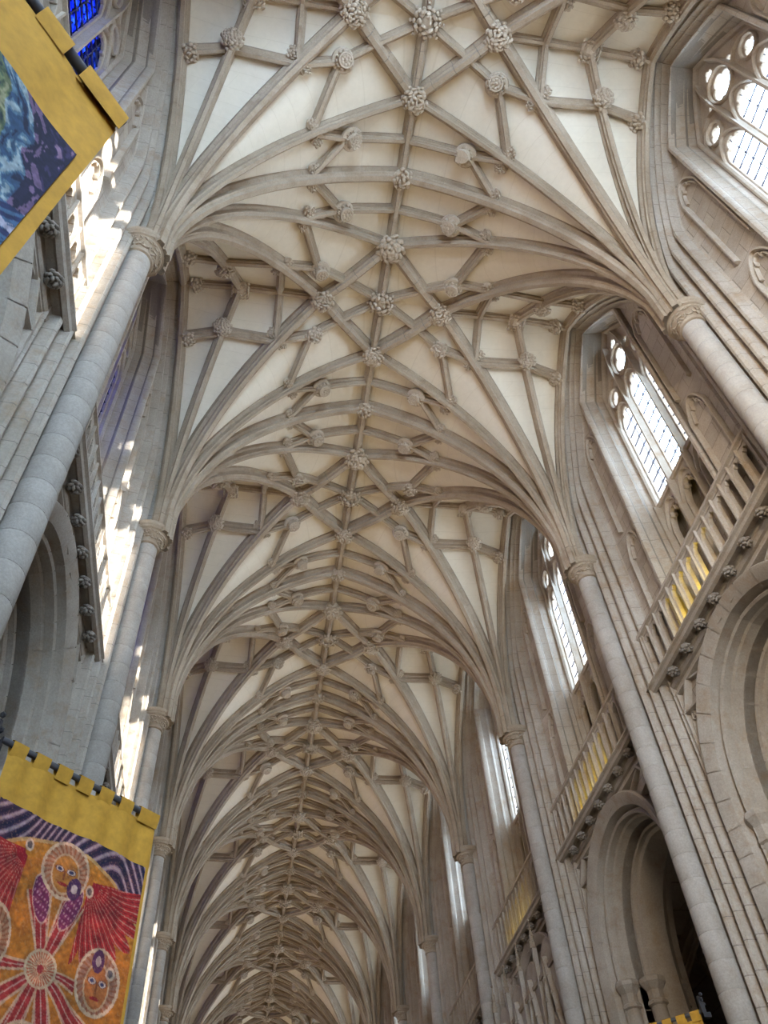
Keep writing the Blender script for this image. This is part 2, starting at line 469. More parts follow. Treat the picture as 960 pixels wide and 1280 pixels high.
# ------------------------------------------------------------------ bosses (carved keystones)
def boss_mesh(kind, r, seed):
    rr = random.Random(seed); mb = MB()
    def sphere_core(rc, flat=0.75):
        prof = [(0.001, -rc * flat), (rc * .4, -rc * flat * .9), (rc * .75, -rc * flat * .6), (rc * .95, -rc * flat * .2), (rc, rc * .15), (rc * .9, rc * .6)]
        lathe(prof, 14, (0, 0), mb)
    if kind in ('foliage', 'knot', 'star', 'square'):
        sphere_core(r * (.72 if kind != 'star' else .55), .62)
        n = {'foliage': 46, 'knot': 20, 'star': 14, 'square': 30}[kind]
        for k in range(n):
            ph = k * 2.39996 + rr.uniform(-.15, .15); zz = (k + .5) / n
            sr = math.sqrt(zz) if kind != 'square' else math.sqrt(zz)
            cx, cy = sr * math.cos(ph), sr * math.sin(ph)
            if kind == 'square':
                g_ = 6; cx = ((k % g_) - (g_ - 1) / 2) / (g_ / 2); cy = ((k // g_) - 2) / 2.5
                d = (cx, cy, -.35)
                blob(mb, (cx * r * .85, cy * r * .85, -r * .32 - rr.uniform(0, .1) * r), r * .19, d, (1, .8, .6)); continue
            zd = -math.sqrt(max(0, 1 - sr * sr)) * .68 + .05
            p = np.array((cx * r * .9, cy * r * .9, zd * r))
            blob(mb, p, r * rr.uniform(.15, .21) * (1.25 if kind == 'knot' else 1), (cx + rr.uniform(-.3, .3), cy + rr.uniform(-.3, .3), zd), (1.15, rr.uniform(.5, .9), .75))
        if kind == 'star':
            for k in range(8):
                a = k * math.pi / 4; d = np.array((math.cos(a), math.sin(a), 0))
                for s_, q_ in ((.55, .2), (.85, .17), (1.1, .12)): blob(mb, d * r * s_ + np.array((0, 0, -r * (.42 - .25 * s_))), r * q_, d + np.array((0, 0, -.5)), (1, 1.2, .7))
                a += math.pi / 8; blob(mb, (math.cos(a) * r * .78, math.sin(a) * r * .78, -r * .12), r * .15)
    elif kind in ('rosette', 'shield', 'disc'):
        # collar ring, then a drum hanging out of it
        prof = [(r * .70, r * .5), (r * .98, r * .35), (r * 1.05, r * .12), (r * .98, -r * .02), (r * .80, -r * .06), (r * .70, -r * .12), (r * .70, -r * .55), (r * .62, -r * .62), (.001, -r * .66)]
        lathe([(p_ * (1 if q_ > -.05 * r else .86), q_) for p_, q_ in prof], 20, (0, 0), mb)
        if kind == 'rosette':
            lathe([(r * .62, -r * .5), (r * .64, -r * .72), (r * .52, -r * .74), (r * .48, -r * .62)], 18, (0, 0), mb)
            for k in range(8):
                a = k * math.pi / 4; blob(mb, (math.cos(a) * r * .36, math.sin(a) * r * .36, -r * .68), r * .16, None, (1, 1, .7))
            blob(mb, (0, 0, -r * .7), r * .17)
            for k in range(12):
                a = k * math.pi / 6; blob(mb, (math.cos(a) * r * .74, math.sin(a) * r * .74, -r * .32), r * .16, None, (.8, .8, 1.3))
        elif kind == 'shield':
            pts = [(-.55, .5), (.55, .5), (.58, -.05), (.35, -.5), (0, -.72), (-.35, -.5), (-.58, -.05)]
            n = len(pts); v = [(x * r, y * r, -r * .62) for x, y in pts] + [(x * r * .93, y * r * .93, -r * .82) for x, y in pts]
            mb.add(v, [tuple(range(n, 2 * n))] + [(k, (k + 1) % n, n + (k + 1) % n, n + k) for k in range(n)])
            box((-r * .5, -r * .03, -r * .86), (r * .5, r * .05, -r * .8), mb); box((-r * .04, -r * .6, -r * .86), (r * .04, r * .45, -r * .8), mb)
        else:
            for k in range(26):
                q = math.sqrt((k + .5) / 26); a = k * 2.39996
                blob(mb, (math.cos(a) * r * .6 * q, math.sin(a) * r * .6 * q, -r * (.66 + .1 * (1 - q))), r * rr.uniform(.10, .15), (math.cos(a), math.sin(a), -.4), (1.2, .6, .8))
        for k in range(14):
            a = k * math.pi / 7; blob(mb, (math.cos(a) * r * .72, math.sin(a) * r * .72, -r * (.2 + .12 * (k % 2))), r * .13, (math.cos(a), math.sin(a), 0), (.6, 1, 1))
    return mb.mesh('boss', M_boss, smooth=50)

BM = {}
def bm_get(kind, r, seed):
    r = r * 1.22
    k = (kind, round(r, 4), seed)
    if k not in BM: BM[k] = boss_mesh(kind, r, seed)
    return BM[k]

def surf_frame(x, y):
    e = 1e-3; yy = min(max(y, e), 1 - e)
    xx = max(x, 0)
    fx = (vz(xx + e, yy) - vz(max(xx - e, 0), yy)) / (e + min(xx, e)) if xx < W - .01 else 0
    fy = (vz(xx, yy + e) - vz(xx, yy - e)) / (2 * e)
    if xx < .002: fx = 0
    n = np.array((fx, fy, -1.0)); return n / np.linalg.norm(n)

BOSSES = []   # (x, y, kind, r, drop, seed, text, category-group)
def bs(x, y, kind, r, drop, text, grp, off=(0, 0), nrm=None): BOSSES.append((x, y, kind, r, drop, text, grp, off, nrm))
RG = 'ridge bosses down the middle of the vault'
down = (0, 0, -1)
SHAPES = ('shield', 'rosette', 'disc', 'rosette')
def place_boss(name, x, y, i, side, kind, r, drop, seed, label, grp, nrm=None, off=None):
    n = np.array(nrm if nrm is not None else surf_frame(x, y), float)
    p = np.array((x, y, vz(x, y))) + n * drop
    if off is not None: p = p + np.array(off)
    n[0] *= side; p[0] *= side
    o = link(name, bm_get(kind, r, seed))
    o.location = (p[0] * S, (p[1] + i) * S, (p[2] + ZF) * S)
    o.rotation_euler = Vector(n).to_track_quat('-Z', 'Y').to_euler()
    if label: tag(o, label, 'boss', grp)
    return o

def arch_near(i, y):
    return ORD[i] if y < .5 else ORD[i + 1]
def bay_bosses(i, parent=None):
    b = bayword(i).replace('the ', '', 1)
    def P_(name, x, y, side, kind, r, drop, seed, label, grp, nrm=None, off=None):
        o = place_boss(name, x, y, i, side, kind, r, drop, seed, label if parent is None else None, grp if parent is None else None, nrm, off)
        if parent is not None:
            o.parent = parent; o.matrix_parent_inverse = Matrix.Translation((0, -i * S, -ZF * S)); o.name = 'carved_boss'
        return o
    P_('ridge_boss', 0, 0, 1, 'knot', .036, .046, 1, 'small leaf boss where the ridge meets the transverse arch opening %s' % b, RG, down)
    P_('ridge_boss', 0, A, 1, 'foliage', .050, .046, 2 + i % 2, 'largest round leaf boss on the ridge, near end of %s' % b, RG, down)
    P_('ridge_boss', 0, .497, 1, 'star', .042, .044, 4, 'star boss on the ridge, middle of %s' % b, RG, down)
    P_('ridge_boss', 0, CB, 1, 'foliage', .042, .046, 5 + i % 2, 'medium round leaf boss on the ridge, far end of %s' % b, RG, down)
    for s in (1, -1):
        sd = SIDE[s]
        P_('vault_boss', DX, .5, s, 'foliage', .042, .048, 7 + (s > 0), 'round leaf boss where the two %s diagonal ribs cross, %s' % (sd, b), 'bosses at the crossings of diagonal ribs')
        for y0, m in ((0, 1), (1, -1)):
            end = 'near' if y0 == 0 else 'far'
            f = lambda p: (p[0], p[1] if y0 == 0 else 1 - p[1])
            x, y = f(K0); P_('vault_boss', x, y, s, SHAPES[(i + (s > 0) + (y0 > 0)) % 3 if (i + y0) % 2 else (i + s) % 4], .033, .036, 11, 'ringed drum boss, %s of the ridge, %s end of %s' % (sd, end, b), 'drum bosses beside the ridge')
            x, y = f(K1); P_('vault_boss', x, y, s, 'rosette' if (i + y0 + s) % 2 else 'knot', .032, .034, 12, 'collared boss %s of the ridge star boss, %s side of it, %s' % (sd, end, b), 'rosette bosses beside the ridge')
            # leaf bosses clinging to both flanks of a rib
            for nm, node, dr in (('transverse arch', J0, (1, 0)), ('intermediate rib', J1, (-W, A)), ('diagonal rib', J2, (-W, CB))):
                if nm == 'transverse arch' and y0 == 1: continue
                x, y = f(node); d = np.array(dr, float); d /= np.linalg.norm(d); d[1] *= m
                pr = np.array((-d[1], d[0]))
                for q in (1, -1):
                    px, py = x + pr[0] * .027 * q, y + pr[1] * .027 * q
                    zz = vz(px, py % 1) - vz(x, y)
                    fl = 'ridge-side' if (px < x if abs(pr[0]) > .5 else (q > 0)) else 'window-side'
                    if nm == 'transverse arch': fl = 'far' if py > y else 'near'
                    P_('leaf_boss', x, y, s, 'knot', .0215, .018, 13 + q, 'small boss, %s flank of %s %s, %s end of %s' % (fl, sd, nm, end, b), 'leaf bosses on rib flanks', None, (px - x, py - y, zz))
            x, y = f(G0); P_('vault_boss', x, y, s, 'foliage', .034, .040, 17, 'leaf boss in the %s window cell, %s rib, %s' % (sd, end, b), 'bosses in the window cells')
            x, y = f(F2); P_('wall_boss', x - .012, y, s, 'knot', .030, .022, 18, 'leaf boss against the %s window arch, %s shoulder, %s' % (sd, end, b), 'bosses on the wall ribs', (-.6, 0, -.8))
        P_('vault_boss', EX, .5, s, 'square', .036, .042, 19, 'square pierced boss in the middle of the %s window cell, %s' % (sd, b), 'bosses in the window cells')
        P_('wall_boss', W - .012, .5, s, 'knot', .030, .024, 20, 'leaf boss at the crown of the %s window arch, %s' % (sd, b), 'bosses on the wall ribs', (-.6, 0, -.8))
for i in range(-1, 5): bay_bosses(i)
ceils = {round(o.location.y / S): o for o in COL.objects if o.name.startswith('ceiling')}
for i in range(5, 9): bay_bosses(i, ceils[i])

# ================================================================== WALL BAY (right-hand side, x > 0)
ORGW = (0.80, 0.0, -ZF)
def WM(mb, name, mat=M_ashlar, smooth=30): return mb.mesh(name, mat, ORGW, smooth)
FLOOR = -ZF; ZP = -0.600      # passage floor
RC = (0.25 + 0.97 ** 2) / 1.0 # wall arch radius for apex .97
def Uc(z): return RC - math.sqrt(max(0, RC * RC - max(z, 0) ** 2))
# vertical mouldings up the pier above the gallery, (u, x)
UP = [(.000, .752), (.006, .768), (.018, .772), (.020, .792), (.026, .806), (.032, .806), (.034, .794), (.040, .787), (.048, .786), (.055, .792), (.057, .818), (.063, .828), (.068, .826), (.070, .810), (.076, .802), (.084, .802), (.090, .808), (.092, .832), (.098, .844), (.104, .842), (.106, .826), (.112, .819), (.119, .820), (.123, .828), (.125, .850), (.132, .854)]
NR = 46
def up_path(u, x, z0):
    off0 = u * .45 - .004
    def uz(z): return max(u, Uc(z) + off0 * (1 - .45 * min(1, max(0, (z - .7) / .27)) ** 2))
    lo, hi = .5, 1.05
    for _ in range(40):
        mid = (lo + hi) / 2
        if uz(mid) < .5: lo = mid
        else: hi = mid
    zs = z0 + (lo - z0) * (1 - (1 - np.linspace(0, 1, NR)) ** 1.6)
    return np.array([(x, min(uz(z), .5), z) for z in zs])
ISX = [(.284, .864, 0), (.284, .843, 0), (.288, .837, 0), (.296, .837, 0), (.300, .843, 0), (.301, .858, 0), (.298, .862, 0), (.300, .868, 0), (.307, .892, 0), (.309, .894, 0), (.306, .904, 0), (.309, .910, 0), (.3135, .946, 0), (.316, .975, 0)]
def in_path(u, x, z0):
    zt = .922 - (u - .286) * .5 + (x - .857) * .45
    zs = np.linspace(z0, .70, 16); P = [(x, u, z) for z in zs]
    for t in np.linspace(0, 1, NR - 16 + 1)[1:]:
        P.append((x, u + (.5 - u) * t, .70 + (zt - .70) * (1.22 * t - .22 * t * t)))
    return np.array(P)
def both(P):  # far-half copy
    Q = np.array(P, float).copy(); Q[..., 1] = 1 - Q[..., 1]; return Q

def segs_of(cols, cuts, name, mat, both_halves=True, gap=0.0011):
    """split a column/row surface into stones by row arc length"""
    cols = np.asarray(cols); out = []
    mid = cols[len(cols) // 2]; d = np.concatenate([[0], np.cumsum(np.linalg.norm(np.diff(mid, axis=0), axis=1))]); L = d[-1]
    for k in range(cuts):
        a, b = L * k / cuts + gap, L * (k + 1) / cuts - gap
        s = np.concatenate([[a], d[(d > a) & (d < b)], [b]])
        P = np.array([np.stack([np.interp(s, d, c_[:, q]) for q in range(3)], 1) for c_ in cols])
        out.append(P)
    return out

up_cols = [up_path(u, x, ZP) for u, x in UP]
in_cols = [in_path(u, x, ZP) for u, x, _ in ISX]
last = up_cols[-1]
# blind panel between the mouldings and the jamb, then the spandrel above it
zz = np.linspace(ZP, .700, 24)
pan = []
for t in np.linspace(0, 1, 4):
    row = []
    for z in zz:
        u0 = float(np.interp(z, last[:, 2], last[:, 1])); u1 = .284
        row.append((.854 + .010 * min(1, t * 3), u0 + (u1 - u0) * t if u0 < u1 else u1, z))
    pan.append(row)
span_ = []
inner = in_cols[0][15:]
for t in (0, .5, 1):
    row = []
    for k, p in enumerate(inner):
        s = k / (len(inner) - 1); zt = .70 + (last[-1][2] - .70) * s
        u0 = float(np.interp(zt, last[:, 2], last[:, 1])) if s < 1 else .5
        q = np.array((.854, min(u0, .5), zt)); row.append(q * (1 - t) + p * t)
    span_.append(row)

def mold_stones(cols, n, nm, mat=M_ashlar):
    res = []
    for P in segs_of(cols, n, nm, mat):
        for h in (0, 1): res.append(WM(grid(P if h == 0 else both(P)), 'stone', mat))
    return res
def mold_core(cols, mat=M_mortar, dx=.0035):
    mb = MB(); c = np.array(cols).copy(); c[..., 0] += dx
    grid(c, mb); grid(both(c), mb); return WM(mb, 'core', mat)
def mold_joined(cols, n, mat=M_ashlar):
    mb = MB()
    for P in segs_of(cols, n, '', mat): grid(P, mb); grid(both(P), mb)
    c = np.array(cols).copy(); c[..., 0] += dx_; grid(c, mb); grid(both(c), mb)
    return WM(mb, 'moulding', mat)
dx_ = .0035

# ---- lower pier and arcade arch
AZ = -1.09; AA, AB, AE, AP = .365, .452, .05, 2.4
def arch_path(ins, x, n=30, z0=None):
    a = AA - ins; b = AB - ins * 1.0; ap = a + AE; bp = b / (1 - (AE / ap) ** AP) ** (1 / AP)
    P = []
    if z0 is not None: P += [(x, .5 - a, z) for z in np.linspace(z0, AZ, 14)[:-1]]
    for t in np.linspace(0, 1, n):
        ang = t * math.pi / 2; u_ = a * math.cos(ang) ** (1.0)
        P.append((x, .5 - u_, AZ + bp * max(0, 1 - ((u_ + AE) / ap) ** AP) ** (1 / AP) if t > 0 else AZ))
    return np.array(P)
ARC1 = [(0, .862), (0, .834), (.005, .827), (.012, .828), (.040, .848), (.041, .868), (.046, .888), (.051, .888), (.053, .870), (.059, .865), (.065, .870), (.067, .892), (.073, .897), (.077, .910), (.080, .920)]
ARC2 = [(.080, .920), (.080, .958), (.085, .950), (.093, .953), (.095, .966), (.106, .972), (.110, .985), (.112, 1.05), (.106, 1.055), (.096, 1.065), (.080, 1.078), (.078, 1.10), (.04, 1.115), (0, 1.12), (-.06, 1.12)]
a1 = [arch_path(i_, x_, 30, FLOOR) for i_, x_ in ARC1]
a2 = [arch_path(i_, x_, 30, FLOOR) for i_, x_ in ARC2]
LP = [(.000, .800), (.030, .812), (.036, .812), (.037, .796), (.041, .788), (.048, .786), (.054, .792), (.056, .818), (.061, .828), (.066, .828), (.067, .810), (.072, .802), (.078, .800), (.083, .805), (.085, .830), (.090, .842), (.096, .842), (.097, .824), (.102, .817), (.108, .816), (.113, .821), (.115, .846), (.121, .856), (.127, .856), (.128, .840), (.132, .836), (.136, .842), (.137, .862)]
LTOP = -0.598
def lp_cols(z0, z1, n): return [[(x, u, z) for z in np.linspace(z0, z1, n)] for u, x in LP]
# spandrel plane between pier mouldings and the hood: rows by arch param
spn = []
ap0 = a1[0][13:]
for t in np.linspace(0, 1, 5):
    row = []
    for p in ap0:
        z = p[2]; s = (p[1] - .135) / .365
        top = np.array((.852, .135 + .365 * s, -.62))
        row.append(np.array(p) * (1 - t) + top * t)
    spn.append(row)

WP = Proto('wall', ORGW)
def wall_parts(near, kindside):
    parts = []
    # pier mouldings in courses
    def courses(colsf, za, zb, hgt, nm):
        n = int(round((zb - za) / hgt)); res = []; jm = MB()
        for k in range(n):
            a, b = za + (zb - za) * k / n + .0010, za + (zb - za) * (k + 1) / n - .0010
            m = MB(); c = np.array(colsf(a, b, 2)); grid(c, m); res.append(c)
        return res
    lc = courses(lp_cols, FLOOR, LTOP, .066, '')
    jm = MB(); subs = []
    for c in lc:
        for h in (0, 1):
            g_ = grid(c if h == 0 else both(c)); jm.join(g_)
            subs.append(g_)
    core = np.array(lp_cols(FLOOR, LTOP, 2)); core[..., 0] += .0035
    cm = MB(); grid(core, cm); grid(both(core), cm)
    if near: parts.append(('pier_moulding', WM(cm, 'core', M_mortar), [('stone', WM(g_, 'stone')) for g_ in subs if np.array(g_.v)[:, 2].min() > -1.75], None)); 
    if near:
        low = MB()
        for g_ in subs:
            if np.array(g_.v)[:, 2].min() <= -1.75: low.join(g_)
        parts.append(('pier_foot', WM(low, 'foot'), [], None))
    else: jm.join(cm); parts.append(('pier_moulding', WM(jm, 'pm'), [], None))
    nst = 22
    if near: parts.append(('window_arch_moulding', mold_core(up_cols), [('stone', m) for m in mold_stones(up_cols, nst, 'stone')], None))
    else: parts.append(('window_arch_moulding', mold_joined(up_cols, nst), [], None))
    if near: parts.append(('window_jamb', mold_core(in_cols), [('stone', m) for m in mold_stones(in_cols, 18, 'stone')], None))
    else: parts.append(('window_jamb', mold_joined(in_cols, 18), [], None))
    mb = MB(); grid(pan, mb); grid(both(pan), mb); parts.append(('jamb_panel', WM(mb, 'jamb_panel', M_wall), [], None))
    mb = MB(); grid(span_, mb); grid(both(span_), mb); parts.append(('soffit', WM(mb, 'soffit'), [], None))
    mb = MB(); grid(spn, mb); grid(both(spn), mb); parts.append(('spandrel', WM(mb, 'spandrel', M_wall), [], None))
    return parts
NEARP = wall_parts(True, 1); FARP = wall_parts(False, 1)

# blind tracery strips on the jamb panels: cusped heads in relief
def strip(pts, nx, w_, d_, mb=None):
    return sweep(pts, nx, [(w_, -.004), (w_, d_ * .5), (w_ * .4, d_), (-w_ * .4, d_), (-w_, d_ * .5), (-w_, -.004)], mb)
def head_pts(yc, hw, zs, rise, n=9):
    t = np.linspace(0, 1, n); L_ = [(yc - hw * (1 - q), zs + rise * math.sin(q * math.pi / 2) ** .8) for q in t]
    return L_ + [(2 * yc - a, b) for a, b in L_[::-1][1:]]
def cusped(yc, hw, z0, zs, rise, depth=.30, n=28, flat=False):
    """outline of a light with a cusped pointed head"""
    pts = [(yc - hw, z0), (yc - hw, zs)]
    top = []
    for t in np.linspace(0, 1, n)[1:-1]:
        u = -1 + 2 * t; a = abs(u)
        zz_ = zs + rise * (1 - a ** 1.9) ** .75 if a < 1 else zs
        c_ = np.array((yc + hw * u, zz_)); cen = np.array((yc, zs + rise * .25))
        cusp = sum(math.exp(-((t - q) / .035) ** 2) for q in (.24, .76))
        c_ = cen + (c_ - cen) * (1 - depth * cusp); top.append(tuple(c_))
    return pts + top + [(yc + hw, zs), (yc + hw, z0)]
def foil(yc, zc, ry, rz, k=4, n=40, rot_=0):
    return [(yc + ry * (.74 + .26 * abs(math.cos(k * (a + rot_) / 2)) ** .6) * math.cos(a), zc + rz * (.74 + .26 * abs(math.cos(k * (a + rot_) / 2)) ** .6) * math.sin(a)) for a in np.linspace(0, 2 * math.pi, n, endpoint=False)]
def line3(pts2, x): return [(x, a, b) for a, b in pts2]
def rnd_near(a): return a
blind = MB()
for (y0, y1) in ((.180, .274),):
    for h in (0, 1):
        ym = (y0 + y1) / 2; X = .864
        def T(pts):
            P = np.array(line3(pts, X), float)
            return both(P) if h else P
        for zb_, zs_ in ((-.60, -.12), (.02, .46)):
            strip(T([(y0, zb_), (y0, zs_)]), (-1, 0, 0), .0055, .018, blind); strip(T([(y1, zb_), (y1, zs_)]), (-1, 0, 0), .0055, .018, blind)
            strip(T(head_pts(ym, (y1 - y0) / 2, zs_, .085)), (-1, 0, 0), .0055, .018, blind)
            cz = cusped(ym, (y1 - y0) / 2 - .012, zb_, zs_ - .01, .08)[1:-1]
            strip(T(cz), (-1, 0, 0), .004, .012, blind)
BLIND = WM(blind, 'blind_tracery')
# spandrel tracery: frame lines and cusped panels at both sides of the arcade arch
spt = MB()
for h in (0, 1):
    def T(pts, X=.860):
        P = np.array(line3(pts, X), float); return both(P) if h else P
    strip(T([(.145, -1.02), (.145, -.665)]), (-1, 0, 0), .007, .022, spt)
    strip(T([(.150, -.668), (.47, -.668)]), (-1, 0, 0), .007, .022, spt)
    strip(T([(.148, -.74), (.215, -.665)]), (-1, 0, 0), .008, .024, spt)
    strip(T([(.152, -.74), (.250, -.755)]), (-1, 0, 0), .007, .022, spt)
    strip(T([(.225, -.672), (.30, -.700)]), (-1, 0, 0), .006, .018, spt)
    strip(T(cusped(.172, .020, -.92, -.80, .05, .35, 22)), (-1, 0, 0), .004, .014, spt)
SPT = WM(spt, 'spandrel_tracery')

# sill, passage, shells that close the wall
shell = MB()
box((.845, 0, ZP - .012), (1.02, 1, ZP), shell)                      # passage floor
box((.985, 0, ZP), (1.06, .30, .99), shell); box((.985, .70, ZP), (1.06, 1, .99), shell)
box((.992, .29, ZP), (1.06, .71, .0), shell); box((.985, 0, .955), (1.06, 1, 1.16), shell)
box((.86, 0, -.62), (1.16, 1, -.58), shell)
# wall over the window arch, filled down to the arch line
top = in_cols[-1][15:]; R0_ = [(.986, p[1], p[2]) for p in top]; R1_ = [(.986, p[1], .99) for p in top]
grid([R0_, R1_], shell); grid(both([R0_, R1_]), shell)
# core of the arcade wall above the arch on the aisle side
s2 = [[(1.12, p[1], p[2]) for p in a2[-2][13:]], [(1.12, p[1], -.56) for p in a2[-2][13:]]]
grid(s2, shell); grid(both(s2), shell)
SHELL = WM(shell, 'wall_core', M_wall, 0)
jb = MB(); mb1 = MB()
def arch_stones(cols, n):
    return [WM(grid(P if h == 0 else both(P)), 'stone') for P in segs_of(cols, n, '', None) for h in (0, 1) if P[:, :, 2].max() > -1.75]

def arch_proto(near):
    p = Proto('arcade_arch', (.90, .5, -ZF)); O = p.org
    def m_(mb, name, mat=M_ashlar, sm=30): return mb.mesh(name, mat, O, sm)
    for nm, cols in (('outer_order', a1), ('inner_order', a2)):
        n = 26
        if near:
            c = np.array(cols).copy(); c[..., 0] += .003
            core_ = MB(); grid(c, core_); grid(both(c), core_)
            subs = []
            low = MB()
            for P in segs_of(cols, n, '', None):
                for h in (0, 1):
                    g_ = grid(P if h == 0 else both(P))
                    if P[:, :, 2].max() > -1.7: subs.append(('voussoir', m_(g_, 'voussoir')))
                    else: low.join(g_)
            core_.join(low)
            p.part(nm, m_(core_, nm, M_ashlar), subs)
        else:
            mb = MB()
            for P in segs_of(cols, n, '', None): grid(P, mb); grid(both(P), mb)
            c = np.array(cols).copy(); c[..., 0] += .003; grid(c, mb); grid(both(c), mb)
            p.part(nm, m_(mb, nm))
    # responds: attached shafts with moulded capitals
    for (u, x, r) in ((.198, .892, .023), (.230, .966, .025), (.205, 1.062, .020)):
        for h in (0, 1):
            y = u if h == 0 else 1 - u
            sh = lathe([(r, -ZF), (r, AZ - .05)], 16, (x, y)); sub = []
            cap = lathe([(r * 1.02, AZ - .075), (r * 1.35, AZ - .070), (r * 1.35, AZ - .062), (r * 1.05, AZ - .056), (r * 1.1, AZ - .030), (r * 1.6, AZ - .012), (r * 1.75, AZ - .008), (r * 1.75, AZ + .004), (r * 1.5, AZ + .010), (r * 1.1, AZ + .012)], 8, (x, y))
            p.part('respond_shaft', m_(sh, 'respond'), [('capital', m_(cap, 'capital', M_ashlar, 20))])
    return p
ARCHN, ARCHF = arch_proto(True), arch_proto(False)

# ---- windows
GX = .957
LT = [(.378, .47, .075), (.500, .515, .08), (.622, .47, .075)]
def window_proto(detail, pane_mat):
    p = Proto('window', (GX, .5, .0)); O = p.org
    def m_(mb, name, mat=M_ashlar, sm=30): return mb.mesh(name, mat, O, sm)
    hw = .049
    path = [(p_[1], p_[2]) for p_ in in_path(.312, GX, .012)[14:]]
    outline = [(.312, .012)] + path[1:] + [(1 - a, b) for a, b in path[::-1][1:-1]] + [(.688, .012)]
    holes = [cusped(yc, hw, .024, zs, rise) for yc, zs, rise in LT]
    eyes = [foil(.5, .722, .047, .068, 4), foil(.372, .632, .028, .040, 4), foil(.628, .632, .028, .040, 4), foil(.43, .735, .018, .030, 3, 24), foil(.57, .735, .018, .030, 3, 24), foil(.5, .845, .02, .03, 4, 24)]
    p.part('tracery', plate('tracery', outline, holes + eyes, GX - .008, GX + .012, M_ashlar, .003, O))
    fr = MB(); P = line3([(.318, .0)] + [(a + .006, b - .004) for a, b in path], GX - .01)
    tube = [(.008, -.004), (.008, .010), (.003, .018), (-.003, .018), (-.008, .010), (-.008, -.004)]
    sweep(P, (-1, 0, 0), tube, fr); sweep(both(P), (-1, 0, 0), tube, fr)
    p.part('frame', m_(fr, 'frame'))
    mp = [(.009, -.02), (.009, .006), (.005, .014), (.0035, .026), (-.0035, .026), (-.005, .014), (-.009, .006), (-.009, -.02)]
    for yc, s in ((.439, -1), (.561, 1)):
        m = MB(); pts = [(yc, .0), (yc, .56), (yc, .62), (yc + s * .002, .70), (yc + s * -.004, .79), (yc + s * -.02, .87)]
        sweep(line3(pts, GX - .006), (-1, 0, 0), mp, m); p.part('mullion', m_(m, 'mullion'))
    rim = MB()
    th = [(.0045, -.003), (.0045, .008), (.0015, .013), (-.0015, .013), (-.0045, .008), (-.0045, -.003)]
    for yc, zs, rise in LT: sweep(line3(head_pts(yc, hw + .009, zs, rise + .025), GX - .008), (-1, 0, 0), th, rim)
    for yc, zc, a, b in ((.5, .722, .056, .080), (.372, .632, .036, .050), (.628, .632, .036, .050)):
        pts = [(GX - .008, yc + a * math.cos(q), zc + b * math.sin(q)) for q in np.linspace(0, 2 * math.pi, 25)[:-1]]
        sweep(pts, (-1, 0, 0), th, rim, closed_path=True)
    for s in (1, -1):
        yy = lambda v: .5 + s * (v - .5)
        sweep(line3([(yy(.318), .60), (yy(.330), .66), (yy(.360), .705), (yy(.40), .72), (yy(.436), .69)], GX - .008), (-1, 0, 0), th, rim)
    p.part('tracery_moulding', m_(rim, 'rim'))
    gx = GX + .004
    def flat(pts, mb=None):
        mb = mb or MB(); n = len(pts); v = [(gx - .0008, a, b) for a, b in pts] + [(gx + .0008, a, b) for a, b in pts]
        return mb.add(v, [tuple(range(n))[::-1], tuple(range(n, 2 * n))] + [(k, (k + 1) % n, n + (k + 1) % n, n + k) for k in range(n)])
    for yc, zs, rise in LT:
        rows = 8; zt = zs + .0
        ze = [.024 + (zt - .024) * k / rows for k in range(rows + 1)]
        if detail:
            for k in range(rows):
                for c in (0, 1):
                    ya, yb = (yc - hw, yc) if c == 0 else (yc, yc + hw)
                    p.part('pane', m_(flat([(ya, ze[k]), (yb, ze[k]), (yb, ze[k + 1]), (ya, ze[k + 1])]), 'pane', pane_mat, 0))
            p.part('head_pane', m_(flat([(yc - hw, zt), (yc + hw, zt), (yc + hw, zs + rise + .02), (yc - hw, zs + rise + .02)]), 'pane', pane_mat, 0))
        else: p.part('pane', m_(flat([(yc - hw, .024), (yc + hw, .024), (yc + hw, zs + rise + .01), (yc - hw, zs + rise + .01)]), 'pane', pane_mat, 0))
        bar = MB()
        box((gx - .003, yc - .0011, .024), (gx + .001, yc + .0011, zs + rise), bar)
        for z in ze[1:]: box((gx - .004, yc - hw, z - .0013), (gx + .001, yc + hw, z + .0013), bar)
        if detail:
            for z in ze[1:]: blob(bar, (gx - .004, yc, z), .0038)
        p.part('glazing_bar', m_(bar, 'bars', M_bar))
    for yc, zc, a, b in ((.5, .722, .05, .07), (.372, .632, .03, .044), (.628, .632, .03, .044), (.43, .735, .02, .03), (.57, .735, .02, .03), (.5, .845, .022, .032)):
        p.part('eyelet_pane', m_(flat([(yc - a, zc - b), (yc + a, zc - b), (yc + a, zc + b), (yc - a, zc + b)]), 'pane', pane_mat, 0))
    sill = MB(); sweep([(GX, .30, .0), (GX, .70, .0)], (-1, 0, 0), [(.012, -.03), (.012, .014), (.004, .026), (-.008, .022), (-.012, -.03)], sill)
    p.part('sill', m_(sill, 'sill'))
    # cusped panels under the sill
    ho = [cusped(yc, .045, -.58, -.13, .075, .3) for yc in (.378, .5, .622)]
    p.part('sill_panel', plate('sill_panel', [(.312, -.597), (.688, -.597), (.688, .0), (.312, .0)], ho, GX - .014, GX + .010, M_ashlar, .004, O), [('panel_back', m_(box((GX + .030, .31, -.597), (GX + .036, .69, .0)), 'back', M_wall, 0))])
    rl = MB()
    for yc in (.378, .5, .622):
        strip(line3(head_pts(yc, .056, -.13, .10), GX - .014), (-1, 0, 0), .005, .012, rl)
        strip(line3(cusped(yc, .040, -.58, -.14, .07, .3), GX - .012), (-1, 0, 0), .0035, .010, rl)
    for yc in (.318, .439, .561, .682): sweep([(GX - .012, yc, -.597), (GX - .012, yc, .0)], (-1, 0, 0), mp, rl)
    p.part('sill_tracery', m_(rl, 'sill_tracery'))
    return p
